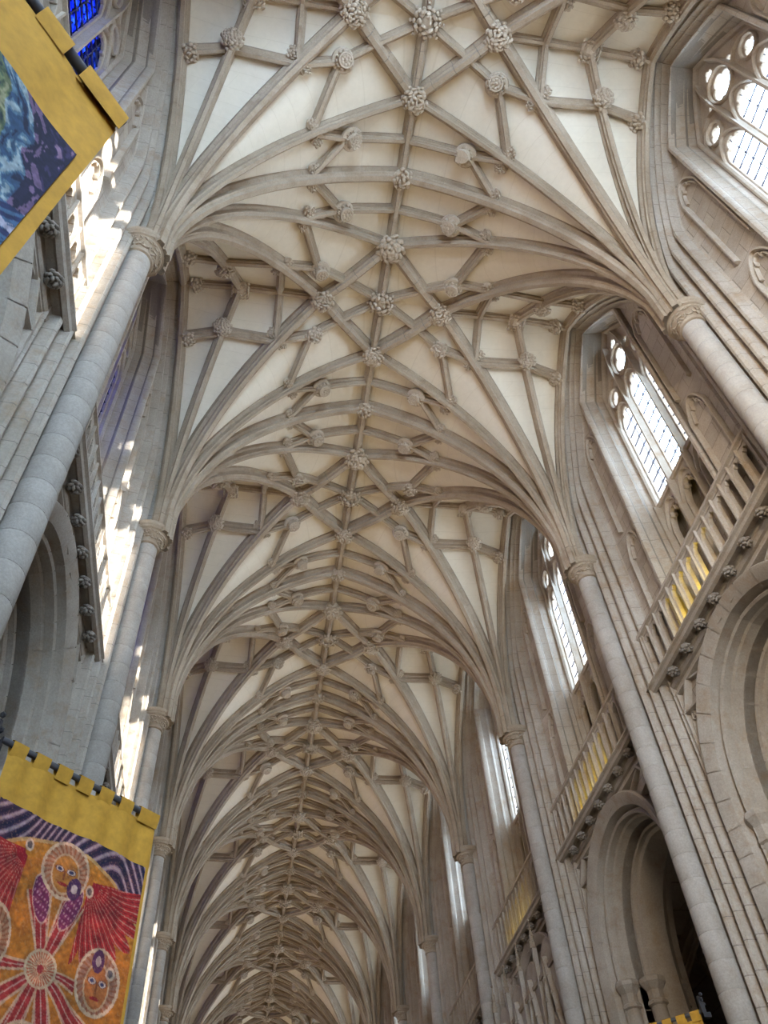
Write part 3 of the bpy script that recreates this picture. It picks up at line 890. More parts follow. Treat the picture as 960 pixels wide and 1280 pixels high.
WINN, WINF, WINB = window_proto(True, M_glass), window_proto(False, M_glass), window_proto(True, M_blue)
WINBF = window_proto(False, M_blue)

# ---- balustrade
def balustrade_proto():
    p = Proto('balustrade', (.829, .5, ZP)); O = p.org
    def m_(mb, name, mat=M_ashlar, sm=30): return mb.mesh(name, mat, O, sm)
    ya, yb = .052, .948
    rail = sweep([(.829, ya, -.405), (.829, yb, -.405)], (-1, 0, 0), [(.016, -.012), (.016, .006), (.010, .012), (.004, .010), (.0, .016), (-.006, .016), (-.010, .008), (-.016, .006), (-.016, -.012)])
    p.part('top_rail', m_(rail, 'rail'))
    base = sweep([(.829, ya, -.578), (.829, yb, -.578)], (-1, 0, 0), [(.014, -.012), (.014, .008), (.006, .018), (.000, .020), (-.006, .016), (-.014, .028), (-.014, -.012)])
    p.part('base_rail', m_(base, 'base'))
    n = 16; pitch = (yb - ya) / n
    bal = sweep([(.829, 0, -.570), (.829, 0, -.415)], (-1, 0, 0), [(.0075, -.012), (.0075, .002), (.003, .007), (.0022, .014), (-.0022, .014), (-.003, .007), (-.0075, .002), (-.0075, -.012)])
    hd = plate('h', [(-pitch / 2, -.425), (-pitch / 2, -.462), (-pitch / 2 + .006, -.475)] + [(-pitch / 2 + .006, -.462)] + [( -.020 + .040 * t, -.462 + .030 * math.sin(math.pi * t) ** .7 - .006 * math.exp(-((t - .3) / .06) ** 2) - .006 * math.exp(-((t - .7) / .06) ** 2)) for t in np.linspace(.02, .98, 16)] + [(pitch / 2 - .006, -.462), (pitch / 2 - .006, -.475), (pitch / 2, -.462), (pitch / 2, -.425)], [], .822, .836, None, .0015)
    for k in range(n + 1):
        b = MB().add(np.array(bal.v) + np.array((0, ya + k * pitch, 0)), bal.f); p.part('baluster', m_(b, 'baluster'))
        if k < n:
            b = MB().add(np.array(hd.v) + np.array((0, ya + (k + .5) * pitch, 0)), hd.f); p.part('arched_head', m_(b, 'head'))
    return p
BAL = balustrade_proto()

# ---- cornice under the gallery with carved bosses
def cornice_proto(seed):
    p = Proto('cornice', (.82, .5, -.60)); O = p.org; rr = random.Random(seed)
    path = [(.82, .078, 0), (.82, .922, 0)]
    pr = [(.86, -.580), (.803, -.588), (.796, -.592), (.796, -.598), (.803, -.603), (.806, -.612), (.816, -.616), (.822, -.607), (.838, -.607), (.842, -.618), (.838, -.630), (.842, -.640), (.850, -.642), (.852, -.655), (.866, -.66)]
    mb = MB()
    cols = [[(x, y, z) for y in np.linspace(.078, .922, 12)] for x, z in pr]; grid(cols, mb)
    mb.f.append(tuple(k * 12 for k in range(len(pr)))); mb.f.append(tuple(k * 12 + 11 for k in range(len(pr)))[::-1])
    p.part('cornice_moulding', mb.mesh('cornice', M_ashlar, O))
    for k in range(7):
        y = .2 + .1 * k; b = MB(); c = np.array((.822, y, -.624))
        blob(b, c, .016, None, (1, 1, .9))
        for q in range(16):
            a = q * 2.4; zz_ = -.1 - .9 * q / 16; sr = math.sqrt(max(0, 1 - zz_ * zz_))
            d = np.array((sr * math.cos(a), sr * math.sin(a), zz_)); blob(b, c + d * .0165, .0062 * rr.uniform(.8, 1.25), d, (1.2, .7, .8))
        p.part('carved_boss', b.mesh('carved_boss', M_carved_dark, O, 50))
    return p
CORN = cornice_proto(3)

# ---- vaulting shaft with carved capital
SX = .772
def shaft_proto(near):
    p = Proto('vaulting_shaft', (SX, 0, -ZF)); O = p.org
    R = .0345; zt = -.040
    def m_(mb, name, mat=M_shaft, sm=40): return mb.mesh(name, mat, O, sm)
    n = 36; hs = (zt + ZF) / n
    if near:
        core = lathe([(R * .975, -ZF), (R * .975, zt)], 20, (SX, 0)); low = MB(); subs = []
        for k in range(n):
            z0 = -ZF + hs * k; pr = [(R * .985, z0 + .0004), (R, z0 + .0013), (R, z0 + hs - .0013), (R * .985, z0 + hs - .0004)]
            subs.append(('drum', m_(lathe(pr, 28, (SX, 0)), 'drum')))
        p.part('shaft_core', m_(core, 'core', M_shaft), subs)
    else:
        pr = []
        for k in range(n):
            z0 = -ZF + hs * k; pr += [(R * .965, z0), (R, z0 + .002), (R, z0 + hs - .002)]
        p.part('shaft', m_(lathe(pr + [(R * .965, zt)], 24, (SX, 0)), 'shaft'))
    bell = [(R * 1.0, -.056), (R * 1.16, -.054), (R * 1.20, -.050), (R * 1.14, -.046), (R * 1.03, -.044), (R * 1.06, -.036), (R * 1.22, -.024), (R * 1.48, -.014), (R * 1.62, -.011), (R * 1.66, -.006), (R * 1.80, -.004), (R * 1.86, .001), (R * 1.80, .006), (R * 1.93, .010), (R * 1.97, .016), (R * 1.95, .024), (R * 1.8, .028), (R * .8, .029)]
    cap = lathe(bell, 36, (SX, 0)); lv = MB(); rr = random.Random(5)
    for k in range(150):
        t = rr.random(); a = rr.uniform(0, 2 * math.pi); d = np.array((math.cos(a), math.sin(a), 0))
        rad = 1.10 + .50 * t; z = -.037 + .026 * t ** .7
        blob(lv, np.array((SX, 0, z)) + d * R * rad, .0034 * rr.uniform(.7, 1.5), d + np.array((rr.uniform(-.8, .8), rr.uniform(-.8, .8), -.7)), (1.5, .6, .8))
    p.part('capital', m_(cap, 'capital', M_rib), [('carved_leaf_band', m_(lv, 'leaves', M_boss))])
    return p
SHN, SHF = shaft_proto(True), shaft_proto(False)

# ------------------------------------------------------------------ place the bays
walls = {}
for side in (1, -1):
    w_ = link('wall_' + SIDE[side], None); w_.location = (0, 0, 0); walls[side] = w_
    tag(w_, '%s-hand nave wall of pale limestone with tall moulded piers' % SIDE[side], None, None, 'structure')
def wall_child(side, bay, nm, me, subs=(), kind=None):
    o = link(nm, me, walls[side]); o.location = (side * ORGW[0] * S, bay * S, 0); o.scale = (side, 1, 1)
    if kind: o['kind'] = kind
    for sn, sm in subs: link(sn, sm, o)
wn = {}
for side in (1, -1):
    sd = SIDE[side]
    for i in range(-2, 9):
        near = (i in (-1, 0, 1)) if side > 0 else (i in (-1, 0))
        for nm, me, subs, kd in (NEARP if near else FARP): wall_child(side, i, nm, me, subs)
        wall_child(side, i, 'wall_core', SHELL)
        wall_child(side, i, 'blind_tracery', BLIND); wall_child(side, i, 'spandrel_tracery', SPT)
        b = bayword(i)
        # windows
        pr = (WINN if i in (-1, 0, 1) else WINF) if side > 0 else (WINB if i == -1 else WINBF)
        k = len(wn) + 1; wn[(side, i)] = k
        pr.place(side, i, '%s clerestory window with three lights, %s wall, %s' % ('clear white' if side > 0 else 'blue stained', sd, b), None, None, 'structure', 'window_%d' % k)
        if -1 <= i <= 4:
            (ARCHN if (side > 0 and i in (0, 1)) or (side < 0 and i == 0) else ARCHF).place(side, i, 'moulded arcade arch, %s wall, %s' % (sd, b), 'arch', 'arcade arches')
            CORN.place(side, i, 'stone cornice with seven dark carved knobs, %s wall, %s' % (sd, b), 'cornice', 'cornices under the gallery')
            if side > 0 or i < 2: BAL.place(side, i, 'pierced stone gallery balustrade on the %s wall, %s' % (sd, b), 'balustrade', 'gallery balustrades')
        else:
            for nm, me, subs, kd in ARCHF.parts:
                o = link(nm, me, walls[side]); o.location = (side * .90 * S, (i + .5) * S, 0); o.scale = (side, 1, 1)
                for sn, sm in subs: link(sn, sm, o)
            nm, me, _, _ = CORN.parts[0]; o = link(nm, me, walls[side]); o.location = (side * .82 * S, (i + .5) * S, (-.6 + ZF) * S); o.scale = (side, 1, 1)
    for i in range(-2, 10):
        if 0 <= i <= 6:
            wd = {0: 'largest and nearest', 1: 'second from the viewer', 2: 'third from the viewer', 3: 'fourth from the viewer', 4: 'fifth from the viewer', 5: 'sixth from the viewer', 6: 'seventh from the viewer'}[i]
            (SHN if i in (0, 1) or (side > 0 and i == 2) else SHF).place(side, i, 'round vaulting shaft with leafy capital, %s on the %s' % (wd, sd), 'column', 'vaulting shafts')
        else:
            for nm, me, subs, kd in SHF.parts:
                o = link(nm, me, walls[side]); o.location = (side * SX * S, i * S, 0); o.scale = (side, 1, 1)
                for sn, sm in subs: link(sn, sm, o)

# ------------------------------------------------------------------ shell: floor, aisles, roof, ends
def structure(name, mb, mat, label=None, parent=None, smooth=0):
    o = link(name, mb.mesh(name, mat, (0, 0, 0), smooth), parent); o.location = (0, 0, ZF * S)
    if parent is None: tag(o, label, None, None, 'structure')
    return o
Y0, Y1 = -2.02, 9.0
structure('floor', box((-2.1, Y0 - .02, -ZF - .05), (2.1, Y1 + .05, -ZF)), M_floor, 'pale stone slab floor of the nave and aisles')
structure('ceiling_roof', box((-1.07, Y0, 1.14), (1.07, Y1, 1.18)), M_wall, 'plain roof slab over the vault')
for s in (1, -1):
    sd = SIDE[s]
    mb = MB(); lo, hi = sorted((s * 1.04, s * 2.1)); box((lo, Y0, -.52), (hi, Y1, -.48), mb)
    structure('ceiling_aisle', mb, M_wall, 'flat roof slab over the %s aisle' % sd)
    # aisle vault ribs and webs
    def az(u, v):  # groined aisle vault: u across 0..1, v along 0..1
        a = 1 - abs(2 * u - 1) ** 2.2; b_ = 1 - abs(2 * v - 1) ** 2.2
        return AZ + .42 * max(a, b_) ** .8
    n = 20; P = [[(s * (1.12 + .88 * u), v, az(u, v)) for v in np.linspace(0, 1, n)] for u in np.linspace(0, 1, n)]
    vm = grid(P).mesh('aisle_web', M_wall, (0, 0, 0), 40)
    rm = MB()
    for (ua, va, ub, vb) in ((0, 0, 1, 1), (0, 1, 1, 0), (0, 0, 1, 0), (0, .5, 1, .5), (.5, 0, .5, 1), (0, 0, .5, .5 + .25)):
        t = np.linspace(0, 1, 22); Q = np.array([(s * (1.12 + .88 * (ua + (ub - ua) * q)), va + (vb - va) * q, az(ua + (ub - ua) * q, va + (vb - va) * q)) for q in t])
        sweep(Q, (0, 0, -1), rprof(.02, .045), rm)
    rme = rm.mesh('aisle_ribs', M_rib, (0, 0, 0), 30)
    # outer aisle wall, closed without windows to keep the aisle dark
    Ow = (s * 2.0, .5, 0)
    op = cusped(.5, .20, -1.75, -1.10, .22, 0)
    wl = plate('aisle_wall', [(0, -ZF), (1, -ZF), (1, -.5), (0, -.5)], [], 2.0, 2.05, None, .006)
    if s < 0: wl.v = [(-x, y, z) for x, y, z in wl.v]; wl.f = [f[::-1] for f in wl.f]
    wme = wl.mesh('aisle_wall', M_wall, (0, 0, 0), 30)
    gme = box((min(s * 2.02, s * 2.022), .29, -1.77), (max(s * 2.02, s * 2.022), .71, -.86)).mesh('aisle_pane', M_glass, (0, 0, 0), 0)
    mu = MB()
    for y in (.40, .5, .60): box((min(s * 2.0, s * 2.03), y - .008, -1.76), (max(s * 2.0, s * 2.03), y + .008, -.95), mu)
    mme = mu.mesh('aisle_mullions', M_ashlar, (0, 0, 0), 0)
    aw = link('wall_aisle_' + sd, None); tag(aw, 'dim outer wall and vault of the %s aisle behind the arcade' % sd, None, None, 'structure')
    for i in BAYS:
        for nm, me in (('aisle_wall', wme), ('aisle_web', vm), ('aisle_ribs', rme)):
            o = link(nm, me, aw); o.location = (0, i * S, ZF * S)
# west end (behind the viewer): wall with the great window left open to the sky
mb = MB(); yw = Y0
box((-2.1, yw - .08, -ZF), (-.42, yw, 1.18), mb); box((.42, yw - .08, -ZF), (2.1, yw, 1.18), mb)
box((-.42, yw - .08, -ZF), (.42, yw, -1.6), mb); box((-.42, yw - .08, .70), (.42, yw, 1.18), mb)
structure('wall_west', mb, M_wall, 'west wall behind the viewer around the great west window')
wg = MB(); box((-.42, yw - .04, -1.6), (.42, yw - .038, .70), wg); wwin = structure('window_west', wg, M_glass, 'great west window behind the viewer')
mb = MB()
for k in range(1, 9): box((-.42 + .84 * k / 9 - .012, yw - .06, -1.6), (-.42 + .84 * k / 9 + .012, yw - .02, .70), mb)
for z in (-.85, -.1): box((-.42, yw - .06, z - .015), (.42, yw - .02, z + .015), mb)
o = link('mullions', mb.mesh('mullions', M_ashlar, (0, 0, 0), 0), wwin)
for i in range(-2, 9):   # portals: tell the renderer where daylight comes in
    for s in (1, -1):
        o = area('daylight_portal', (s * 1.0 * S, (i + .5) * S, (.46 + ZF) * S), .42 * S, 1.0, (1, 1, 1), (-s, 0, 0), .98 * S); o.data.cycles.is_portal = True
o = area('daylight_portal', (0, (yw - .06) * S, (-.45 + ZF) * S), 0.9 * S, 1.0, (1, 1, 1), (0, 1, 0), 2.4 * S); o.data.cycles.is_portal = True
structure('wall_east', box((-2.1, Y1, -ZF), (2.1, Y1 + .05, 1.18)), M_wall, 'far end wall of the nave')

# ------------------------------------------------------------------ canopied screen in the third bay, right wall
def screen(bay, label):
    ox = .79; e = link('canopied_screen', None); e.location = (ox * S, (bay + .5) * S, 0)
    O = (ox, .5, -ZF)
    ho = []
    for k in range(4):
        yc = .185 + .21 * k
        ho.append(cusped(yc, .075, -1.78, -1.26, .16, .28)); ho.append(foil(yc, -.99, .045, .06, 4)); 
        if k < 3: ho.append(cusped(yc + .105, .016, -1.12, -.92, .06, .2, 16))
    tp = [(.07, -.86)] + [(.07 + .86 * t, -.86 + .085 * abs(math.sin(t * 4 * math.pi)) ** 1.0) for t in np.linspace(.01, .99, 60)] + [(.93, -.86)]
    link('tracery_panel', plate('screen', [(.07, -ZF)] + tp + [(.93, -ZF)], ho, .780, .798, M_ashlar, .005, O), e)
    for k in range(5):
        yc = .08 + .21 * k; b = MB()
        box((.768, yc - .007, -ZF), (.785, yc + .007, -.76), b)
        link('buttress_shaft', b.mesh('shaft', M_ashlar, O, 30), e)
        f = MB(); lathe([(.012, -.762), (.010, -.75), (.002, -.67), (.001, -.66)], 6, (.775, yc), f)
        for z in (-.74, -.715, -.69):
            for a in range(4): blob(f, (.775 + .011 * math.cos(a * math.pi / 2) * (-.65 - z) * 9, yc + .011 * math.sin(a * math.pi / 2) * (-.65 - z) * 9, z), .0040)
        blob(f, (.775, yc, -.655), .006)
        link('finial', f.mesh('finial', M_rib, O, 40), e)
    for k in range(4):
        yc = .185 + .21 * k; g = MB()
        for s in (1, -1): strip([(.780, yc + s * .105, -1.22), (.780, yc + s * .06, -1.08), (.780, yc, -.84)], (-1, 0, 0), .008, .018, g)
        for q in range(5):
            for s in (1, -1): blob(g, (.766, yc + s * (.085 - .017 * q), -1.17 + .065 * q), .009)
        link('gable', g.mesh('gable', M_ashlar, O, 40), e)
    bk = box((.812, .07, -1.30), (.816, .93, -.90)); link('back_panel', bk.mesh('back_panel', M_wall, O, 0), e)
    rl = MB(); box((.772, .07, -.885), (.800, .93, -.87), rl); link('cresting_rail', rl.mesh('rail', M_rib, O, 0), e)
    return tag(e, label, 'screen', 'carved stone screens')
screen(2, 'carved stone screen with gables and pinnacles against the right wall, third bay')
screen(3, 'more distant carved stone screen with pinnacles, right wall, fourth bay')

# ------------------------------------------------------------------ banners
LEAN1 = -0.09
def srgb(c): return [((v / 255) / 12.92 if v / 255 < .04045 else ((v / 255 + .055) / 1.055) ** 2.4) for v in c]
def vnoise(x, y, seed=0):
    xi, yi = np.floor(x), np.floor(y); fx, fy = x - xi, y - yi; fx = fx * fx * (3 - 2 * fx); fy = fy * fy * (3 - 2 * fy)
    h = lambda a, b: np.modf(np.abs(np.sin(a * 127.1 + b * 311.7 + seed * 17.3) * 43758.5453))[0]
    return (h(xi, yi) * (1 - fx) + h(xi + 1, yi) * fx) * (1 - fy) + (h(xi, yi + 1) * (1 - fx) + h(xi + 1, yi + 1) * fx) * fy
def paint_seraph(u, v):
    """u 0..1 across, v in bay lengths below the rod (panel v>=.0715)"""
    x = (u - .483) * .237; y = v - .233; r = np.hypot(x, y); a = np.arctan2(y, x)
    rng = np.random.RandomState(3)
    n1 = np.sin(60 * u + 8 * np.sin(90 * v)) * np.sin(140 * v + 5 * np.sin(20 * u))
    C = np.zeros(u.shape + (3,)); C[:] = (214, 136, 38); C += (n1 * 14)[..., None] * np.array((1, .8, .3))
    def put(mask, col, tex=0): 
        m = mask
        C[m] = np.array(col) + (tex * n1[m])[:, None]
    def line(dist, w, col): put(np.abs(dist) < w, col)
    # waves in the spandrels outside the halo
    R = .140; yc = .232; rr_ = np.hypot(x * .96, v - yc)
    out = (rr_ > R) & (v < .24)
    wv = np.sin((v * 1.0 - .12 * np.cos(u * 4.2)) * 330 + 2.0 * np.sin(u * 17))
    put(out, (64, 44, 78)); put(out & (wv > .35), (150, 128, 150)); put(out & (wv > .8), (196, 180, 186)); put(out & (wv < -.75), (36, 30, 66))
    line(np.where(v < .25, rr_ - R, 1), .0022, (226, 190, 120)); put((rr_ < R - .003) & (rr_ > R - .020) & (v < .25), (222, 150, 40), 16)
    # wings: two pairs of fans of feathers
    def wing(cx, cy, a0, a1, r0, r1, col, nf):
        d = np.hypot(x - cx, y - cy); an = np.arctan2(y - cy, x - cx); t = (an - a0) / (a1 - a0)
        m = (t > 0) & (t < 1) & (d > r0) & (d < r1 * (.80 + .2 * np.abs(np.sin(t * nf * math.pi / 2))))
        put(m, col, 16); f = np.abs(((t * nf + d * 16) % 1) - .5)
        put(m & (f > .43), (222, 160, 140)); put(m & (f < .08), (150, 26, 34)); put(m & (d < r0 + .012), (170, 20, 40))
    wing(.037, -.112, -.15, 1.62, .006, .098, (196, 44, 44), 15)
    wing(-.050, -.118, 1.62, 3.35, .006, .098, (196, 58, 52), 15)
    # lower wings / legs streaming from the burst
    for an, ln, wd in ((-1.86, .085, .011), (-1.30, .085, .011), (.62, .10, .010), (2.4, .10, .010), (1.25, .11, .012), (1.85, .11, .012), (.1, .05, .005), (3.05, .05, .005)):
        dx_a = x * math.cos(an) + y * math.sin(an); dy_a = -x * math.sin(an) + y * math.cos(an)
        m = (dx_a > .01) & (dx_a < ln) & (np.abs(dy_a) < wd * (.35 + dx_a / ln))
        put(m, (186, 50, 48), 14); put(m & (np.abs((dy_a * 420) % 3 - 1.5) > 1.2), (226, 176, 160))
        put((dx_a > .01) & (dx_a < ln) & (np.abs(np.abs(dy_a) - wd * (.35 + dx_a / ln)) < .0013), (236, 200, 160))
    for s in (-1, 1):  # violet scale patches
        cx, cy = .016 * s + (.004 if s > 0 else -.004), -.072; e = ((x - cx - (y - cy) * -.25 * s) / .0105) ** 2 + ((y - cy) / .026) ** 2
        put(e < 1, (134, 46, 96)); put((e < 1) & (np.sin(x * 900) * np.sin(y * 700 + x * 500) > .55), (208, 150, 170)); put(np.abs(e - 1.03) < .09, (230, 190, 170))
    def face(cx, cy, ra, rb_, col, tone, seed):
        e = ((x - cx) / ra) ** 2 + ((y - cy) / rb_) ** 2; rs = np.random.RandomState(seed)
        put(e < 1, col, 14); put(np.abs(e - 1) < .13, (236, 214, 176))
        e2 = ((x - cx) / (ra * .6)) ** 2 + ((y - cy - rb_ * .12) / (rb_ * .72)) ** 2; put(e2 < 1, tone, 12)
        put(np.abs(e2 - 1) < .12, (226, 196, 150))
        hair = (e < .92) & (e2 > 1.1) & (np.sin(np.arctan2(y - cy, x - cx) * 26 + e * 6) > .3); put(hair, (176, 110, 70))
        for s in (-1, 1):
            ee = ((x - cx - s * ra * .27) / (ra * .19)) ** 2 + ((y - cy - rb_ * .0) / (rb_ * .10)) ** 2
            put(ee < 1, (232, 224, 212)); put(ee < .35, (70, 72, 120)); put(np.abs(ee - 1.1) < .2, (110, 60, 60))
        put((np.abs(x - cx) < ra * .05) & (y > cy) & (y < cy + rb_ * .34), (160, 90, 40))
        em = ((x - cx) / (ra * .24)) ** 2 + ((y - cy - rb_ * .5) / (rb_ * .06)) ** 2; put(em < 1, (178, 40, 40))
    face(.002, -.113, .030, .033, (190, 150, 116), (206, 140, 52), 1)
    face(.078, -.008, .029, .035, (190, 140, 112), (206, 128, 60), 2)
    face(-.070, -.015, .026, .035, (196, 150, 110), (206, 140, 52), 4)
    face(.000, .090, .034, .036, (200, 140, 118), (196, 96, 70), 5)
    for cx, cy in ((.018, -.095), (.074, -.030)): 
        e = ((x - cx) / .009) ** 2 + ((y - cy) / .013) ** 2; put(e < 1, (92, 50, 96)); put(e < .2, (220, 200, 190))
    for cx, cy in ((-.052, -.125), (.040, -.100), (.094, -.022)):
        e = ((x - cx) / .0065) ** 2 + ((y - cy) / .0075) ** 2; put(e < 1, (240, 220, 190)); put(e < .35, (120, 110, 110))
    # radiating burst
    put(r < .019, (214, 120, 80)); put((r < .019) & (np.sin(a * 30) > .1), (238, 214, 170)); put(np.abs(r - .019) < .0014, (244, 222, 180)); put(r < .0045, (190, 60, 60))
    m_ = .55 * vnoise(x * 160, y * 160, 1) + .45 * vnoise(x * 420, y * 420, 2)
    crack = vnoise(x * 700, y * 700, 5) > .80
    C *= (.70 + .42 * m_)[..., None]; C[crack] = C[crack] * .6 + np.array((200, 160, 120)) * .4
    C += (vnoise(x * 60, y * 60, 9)[..., None] - .5) * np.array((50, 20, 10))
    return C * np.array((.92, .82, .80))
def paint_waves(u, v):
    """swirling blue, green and rose bands on indigo"""
    x = u * .282; y = v - .086
    r = np.hypot(x - .10, y - .09); a = np.arctan2(y - .09, x - .10)
    wob = (vnoise(x * 60, y * 60, 1) - .5) * .010
    w = r + wob
    def strands(coord, along, freq, seed):   # thin uneven brush strands running with the band
        return .6 * vnoise(coord * freq, along * 18, seed) + .4 * vnoise(coord * freq * 2.1, along * 30, seed + 1)
    s1 = strands(w, a, 260, 3); C = np.zeros(u.shape + (3,)); C[:] = (32, 32, 62)
    def put(m, c): C[m] = np.array(c)
    put(s1 > .62, (60, 50, 92)); put((w > .172) & (s1 > .74), (150, 120, 150)); put((w < .172) & (s1 > .55), (120, 96, 130))
    m = w < .160; put(m, (52, 82, 116)); put(m & (s1 > .5), (92, 126, 150)); put(m & (s1 > .66), (160, 178, 186)); put(m & (s1 < .3), (34, 44, 74))
    m = w < .142; put(m, (78, 98, 76)); put(m & (s1 > .5), (116, 126, 88)); put(m & (s1 > .68), (160, 160, 124)); put(m & (s1 < .32), (40, 58, 66))
    m = w < .124; put(m, (66, 88, 96)); put(m & (s1 > .5), (120, 124, 112)); put(m & (s1 > .66), (190, 184, 164)); put(m & (s1 < .3), (34, 46, 62))
    d2 = y * 1.05 - x * .62 + .10 + wob; s2 = strands(d2, x, 230, 7)
    m = (y > .045 + (x - .2) * .9) & (x < .256)
    put(m, (84, 66, 100)); put(m & (s2 > .36), (156, 86, 102)); put(m & (s2 > .56), (196, 146, 150)); put(m & (s2 > .70), (228, 220, 210)); put(m & (s2 < .24), (44, 48, 88))
    m = (y > .120 - .3 * (x - .2)) & (x > .12); s3 = strands(y + .8 * x + wob, x, 230, 11); s4 = strands(y - .5 * x, x, 200, 15)
    put(m, (38, 50, 92)); put(m & (s3 > .46), (70, 104, 140)); put(m & ((s3 > .68) | (s4 > .70)), (178, 176, 196)); put(m & (s4 < .25), (96, 70, 110))
    C *= (.8 + .3 * vnoise(x * 500, y * 500, 21))[..., None]
    return C * .92
def banner(A3, B3, wid, hgt, topv, paint, label, bracket_label, side_l, lean=0.0, res=(240, 480), fold_amp=.0028):
    A3, B3 = np.array(A3), np.array(B3); e_ = (B3 - A3) / np.linalg.norm(B3 - A3); nrm = np.cross(e_, (0, 0, 1.))
    e = link('hanging_banner', None); e.location = tuple((A3 + np.array((0, 0, ZF))) * S)
    def at(u, v, d=0.0):
        fold = fold_amp * math.sin(u * 34) * min(1, v / .04) * (1 if v < topv else .35) + .002 * math.sin(u * 11 + v * 9)
        return (A3 + e_ * wid * u + nrm * (d + fold + lean * v) + np.array((0, 0, -v))) - A3
    def cloth(u0, u1, v0, v1, nu, nv, d, mat, name, col=None):
        us, vs = np.linspace(u0, u1, nu), np.linspace(v0, v1, nv)
        P = np.array([[at(u, v, d) for v in vs] for u in us]); mb = grid(P)
        me = mb.mesh(name, mat, (0, 0, 0), 60)
        if col is not None:
            U, V_ = np.meshgrid(us, vs, indexing='ij'); c = np.clip(col(U, V_), 0, 255) / 255
            c = np.where(c < .04045, c / 12.92, ((c + .055) / 1.055) ** 2.4).reshape(-1, 3)
            at_ = me.color_attributes.new('Paint', 'FLOAT_COLOR', 'POINT')
            at_.data.foreach_set('color', np.hstack([c, np.ones((len(c), 1))]).astype('f').ravel())
        return link(name, me, e)
    cloth(0, 1, .0115, hgt, 90, 40, 0, M_yellow, 'cloth')
    m_l, m_r = side_l
    c = cloth(m_l, m_r, topv, hgt - .02, res[0], res[1], .0012, M_paint, 'painted_panel', paint); c['label'] = 'painted panel'
    c = cloth(m_l, m_r, topv, hgt - .02, res[0] // 4, 60, -.0012, M_yellow, 'panel_lining')
    rod = MB(); P = np.array([np.array(e_) * t * wid for t in (-.055, 1.004)]); 
    th = np.linspace(0, 2 * math.pi, 12, endpoint=False); sweep(P, (0, 0, 1.), [(.0042 * math.cos(t), .0042 * math.sin(t)) for t in th], rod, closed_prof=True)
    link('rod', rod.mesh('rod', M_rod, (0, 0, 0), 40), e)
    nt_ = 7
    for k in range(nt_):
        u0 = (k + .02) / nt_ + (.0 if k else .0); u1 = u0 + .64 / nt_ * 1.0
        if k == nt_ - 1: u1 = 1.0
        ps = []
        for d, z in ((.0012, -.016), (.0055, -.004), (.0060, .003), (.0, .0062), (-.0060, .003), (-.0055, -.004), (-.0012, -.016)):
            ps.append([np.array(e_) * wid * u + nrm * d + np.array((0, 0, z)) for u in (u0, u1)])
        link('hanging_tab', grid(ps).mesh('tab', M_yellow, (0, 0, 0), 60), e)
    tag(e, label, 'banner', 'painted banners')
    # iron bracket on the shaft that carries the rod
    b = MB(); p0 = A3 - e_ * wid * .07; box(tuple(p0 - np.array((.014, .006, .016))), tuple(p0 + np.array((.004, .006, -.0060))), b)
    box(tuple(p0 + np.array((-.014, -.004, -.016))), tuple(p0 + np.array((-.004, .004, .026))), b)
    for q in range(6): blob(b, p0 + np.array((-.006 + .004 * math.cos(q), .006 * math.sin(q * 2), .012 + .004 * q)), .0045)
    o = link('iron_bracket', b.mesh('bracket', M_iron, tuple(p0), 0)); o.location = tuple((p0 + np.array((0, 0, ZF))) * S)
    tag(o, bracket_label, 'bracket', 'iron banner brackets')
banner((-.675, 0, -1.524), (-.501, .162, -1.524), .2377, .56, .0715, paint_seraph,
       'ochre banner painted with red-winged faces round a burst, hanging at lower left', 'black iron bracket holding the red-winged banner rod at left edge', (.030, .978))
banner((-.686, -.971, -1.524), (-.510, -.750, -1.524), .2823, .56, .086, paint_waves,
       'ochre banner painted with blue and rose swirls, cut by the top left corner', 'black iron bracket of the blue swirl banner, out of frame', (.03, .969), LEAN1, (300, 560), .0010)
banner((.675, 1.0, -1.462), (.501, 1.162, -1.462), .2377, .56, .0715, paint_seraph,
       'ochre banner top with hanging tabs, cut by the bottom edge at the right', 'black iron bracket of the ochre banner at lower right', (.030, .978), 0, (60, 100))
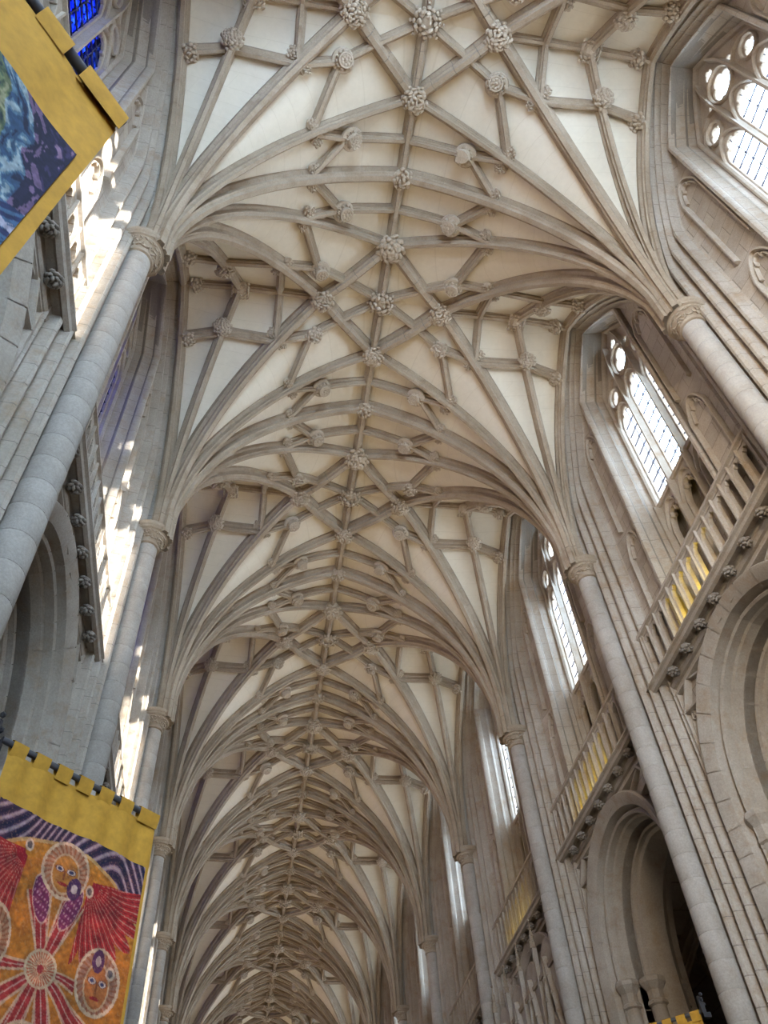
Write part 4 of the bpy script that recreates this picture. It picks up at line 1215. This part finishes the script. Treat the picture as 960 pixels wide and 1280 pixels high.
# small black spotlights fixed to the piers, and the tip of a third banner low on the right
def spotlight(x, y, z, label):
    b = MB(); O = (x, y, z)
    e = link('spotlight', None); e.location = (x * S, y * S, (z + ZF) * S)
    m = lathe([(.004, -.016), (.009, -.013), (.010, .010), (.012, .016), (.010, .017)], 14, (x, y)); m.v = [(a, b_, c + z) for a, b_, c in m.v]
    link('housing', m.mesh('housing', M_iron, O, 40), e)
    a = box((x - .003, y - .003, z - .030), (x + .003, y + .003, z - .012)); box((x - .016, y - .004, z - .034), (x + .010, y + .004, z - .028), a)
    link('bracket_arm', a.mesh('arm', M_iron, O, 0), e)
    l = lathe([(.0085, .0172), (.0001, .0176)], 12, (x, y)); l.v = [(p, q, r + z) for p, q, r in l.v]
    link('lens', l.mesh('lens', M_iron, O, 0), e)
    return tag(e, label, 'spotlight', 'pier spotlights')
spotlight(-.70, 1.03, -1.00, 'small black spotlight on the second left shaft above the banner rod')

# ------------------------------------------------------------------ gallery lamps and added fill lights
WARM = (1.0, 0.86, 0.66)
for i in range(-1, 7):
    # warm work lamps lying in the gallery passage behind the right-hand balustrade
    if i in (0, 1, 2):
        for k in range(5 if i == 0 else 4):
            y = i + .44 + .085 * k if i == 0 else i + .36 + .09 * k
            area('gallery_lamp', (.872 * S, y * S, (ZP + .03 + ZF) * S), 0.10, 9.0 if i == 0 else 4.5, (1.0, 0.74, 0.05), (-1, 0, .55), .10)
# unseen warm fill lights added behind the viewer to brighten the right-hand wall
area('right_wall_fill', (-.45 * S, -1.75 * S, (-.75 + ZF) * S), 2.2, 430.0, (1.0, 0.83, 0.62), (1.3, 1.5, .1), 1.6, math.radians(90))
area('right_wall_fill', (-.30 * S, -1.80 * S, (-1.9 + ZF) * S), 2.2, 170.0, (1.0, 0.83, 0.62), (1.2, 2.0, .5), 1.6, math.radians(90))
# fill lights added in mid-air before the arches, tilted up to warm the vault
for i in range(-2, 9):
    for s in (1, -1):
        area('vault_fill', (s * .70 * S, (i + .5) * S, (-.72 + ZF) * S), .6, 60.0, (1.0, 0.74, 0.44), (-s * .95, 0, 1), .6, math.radians(105))
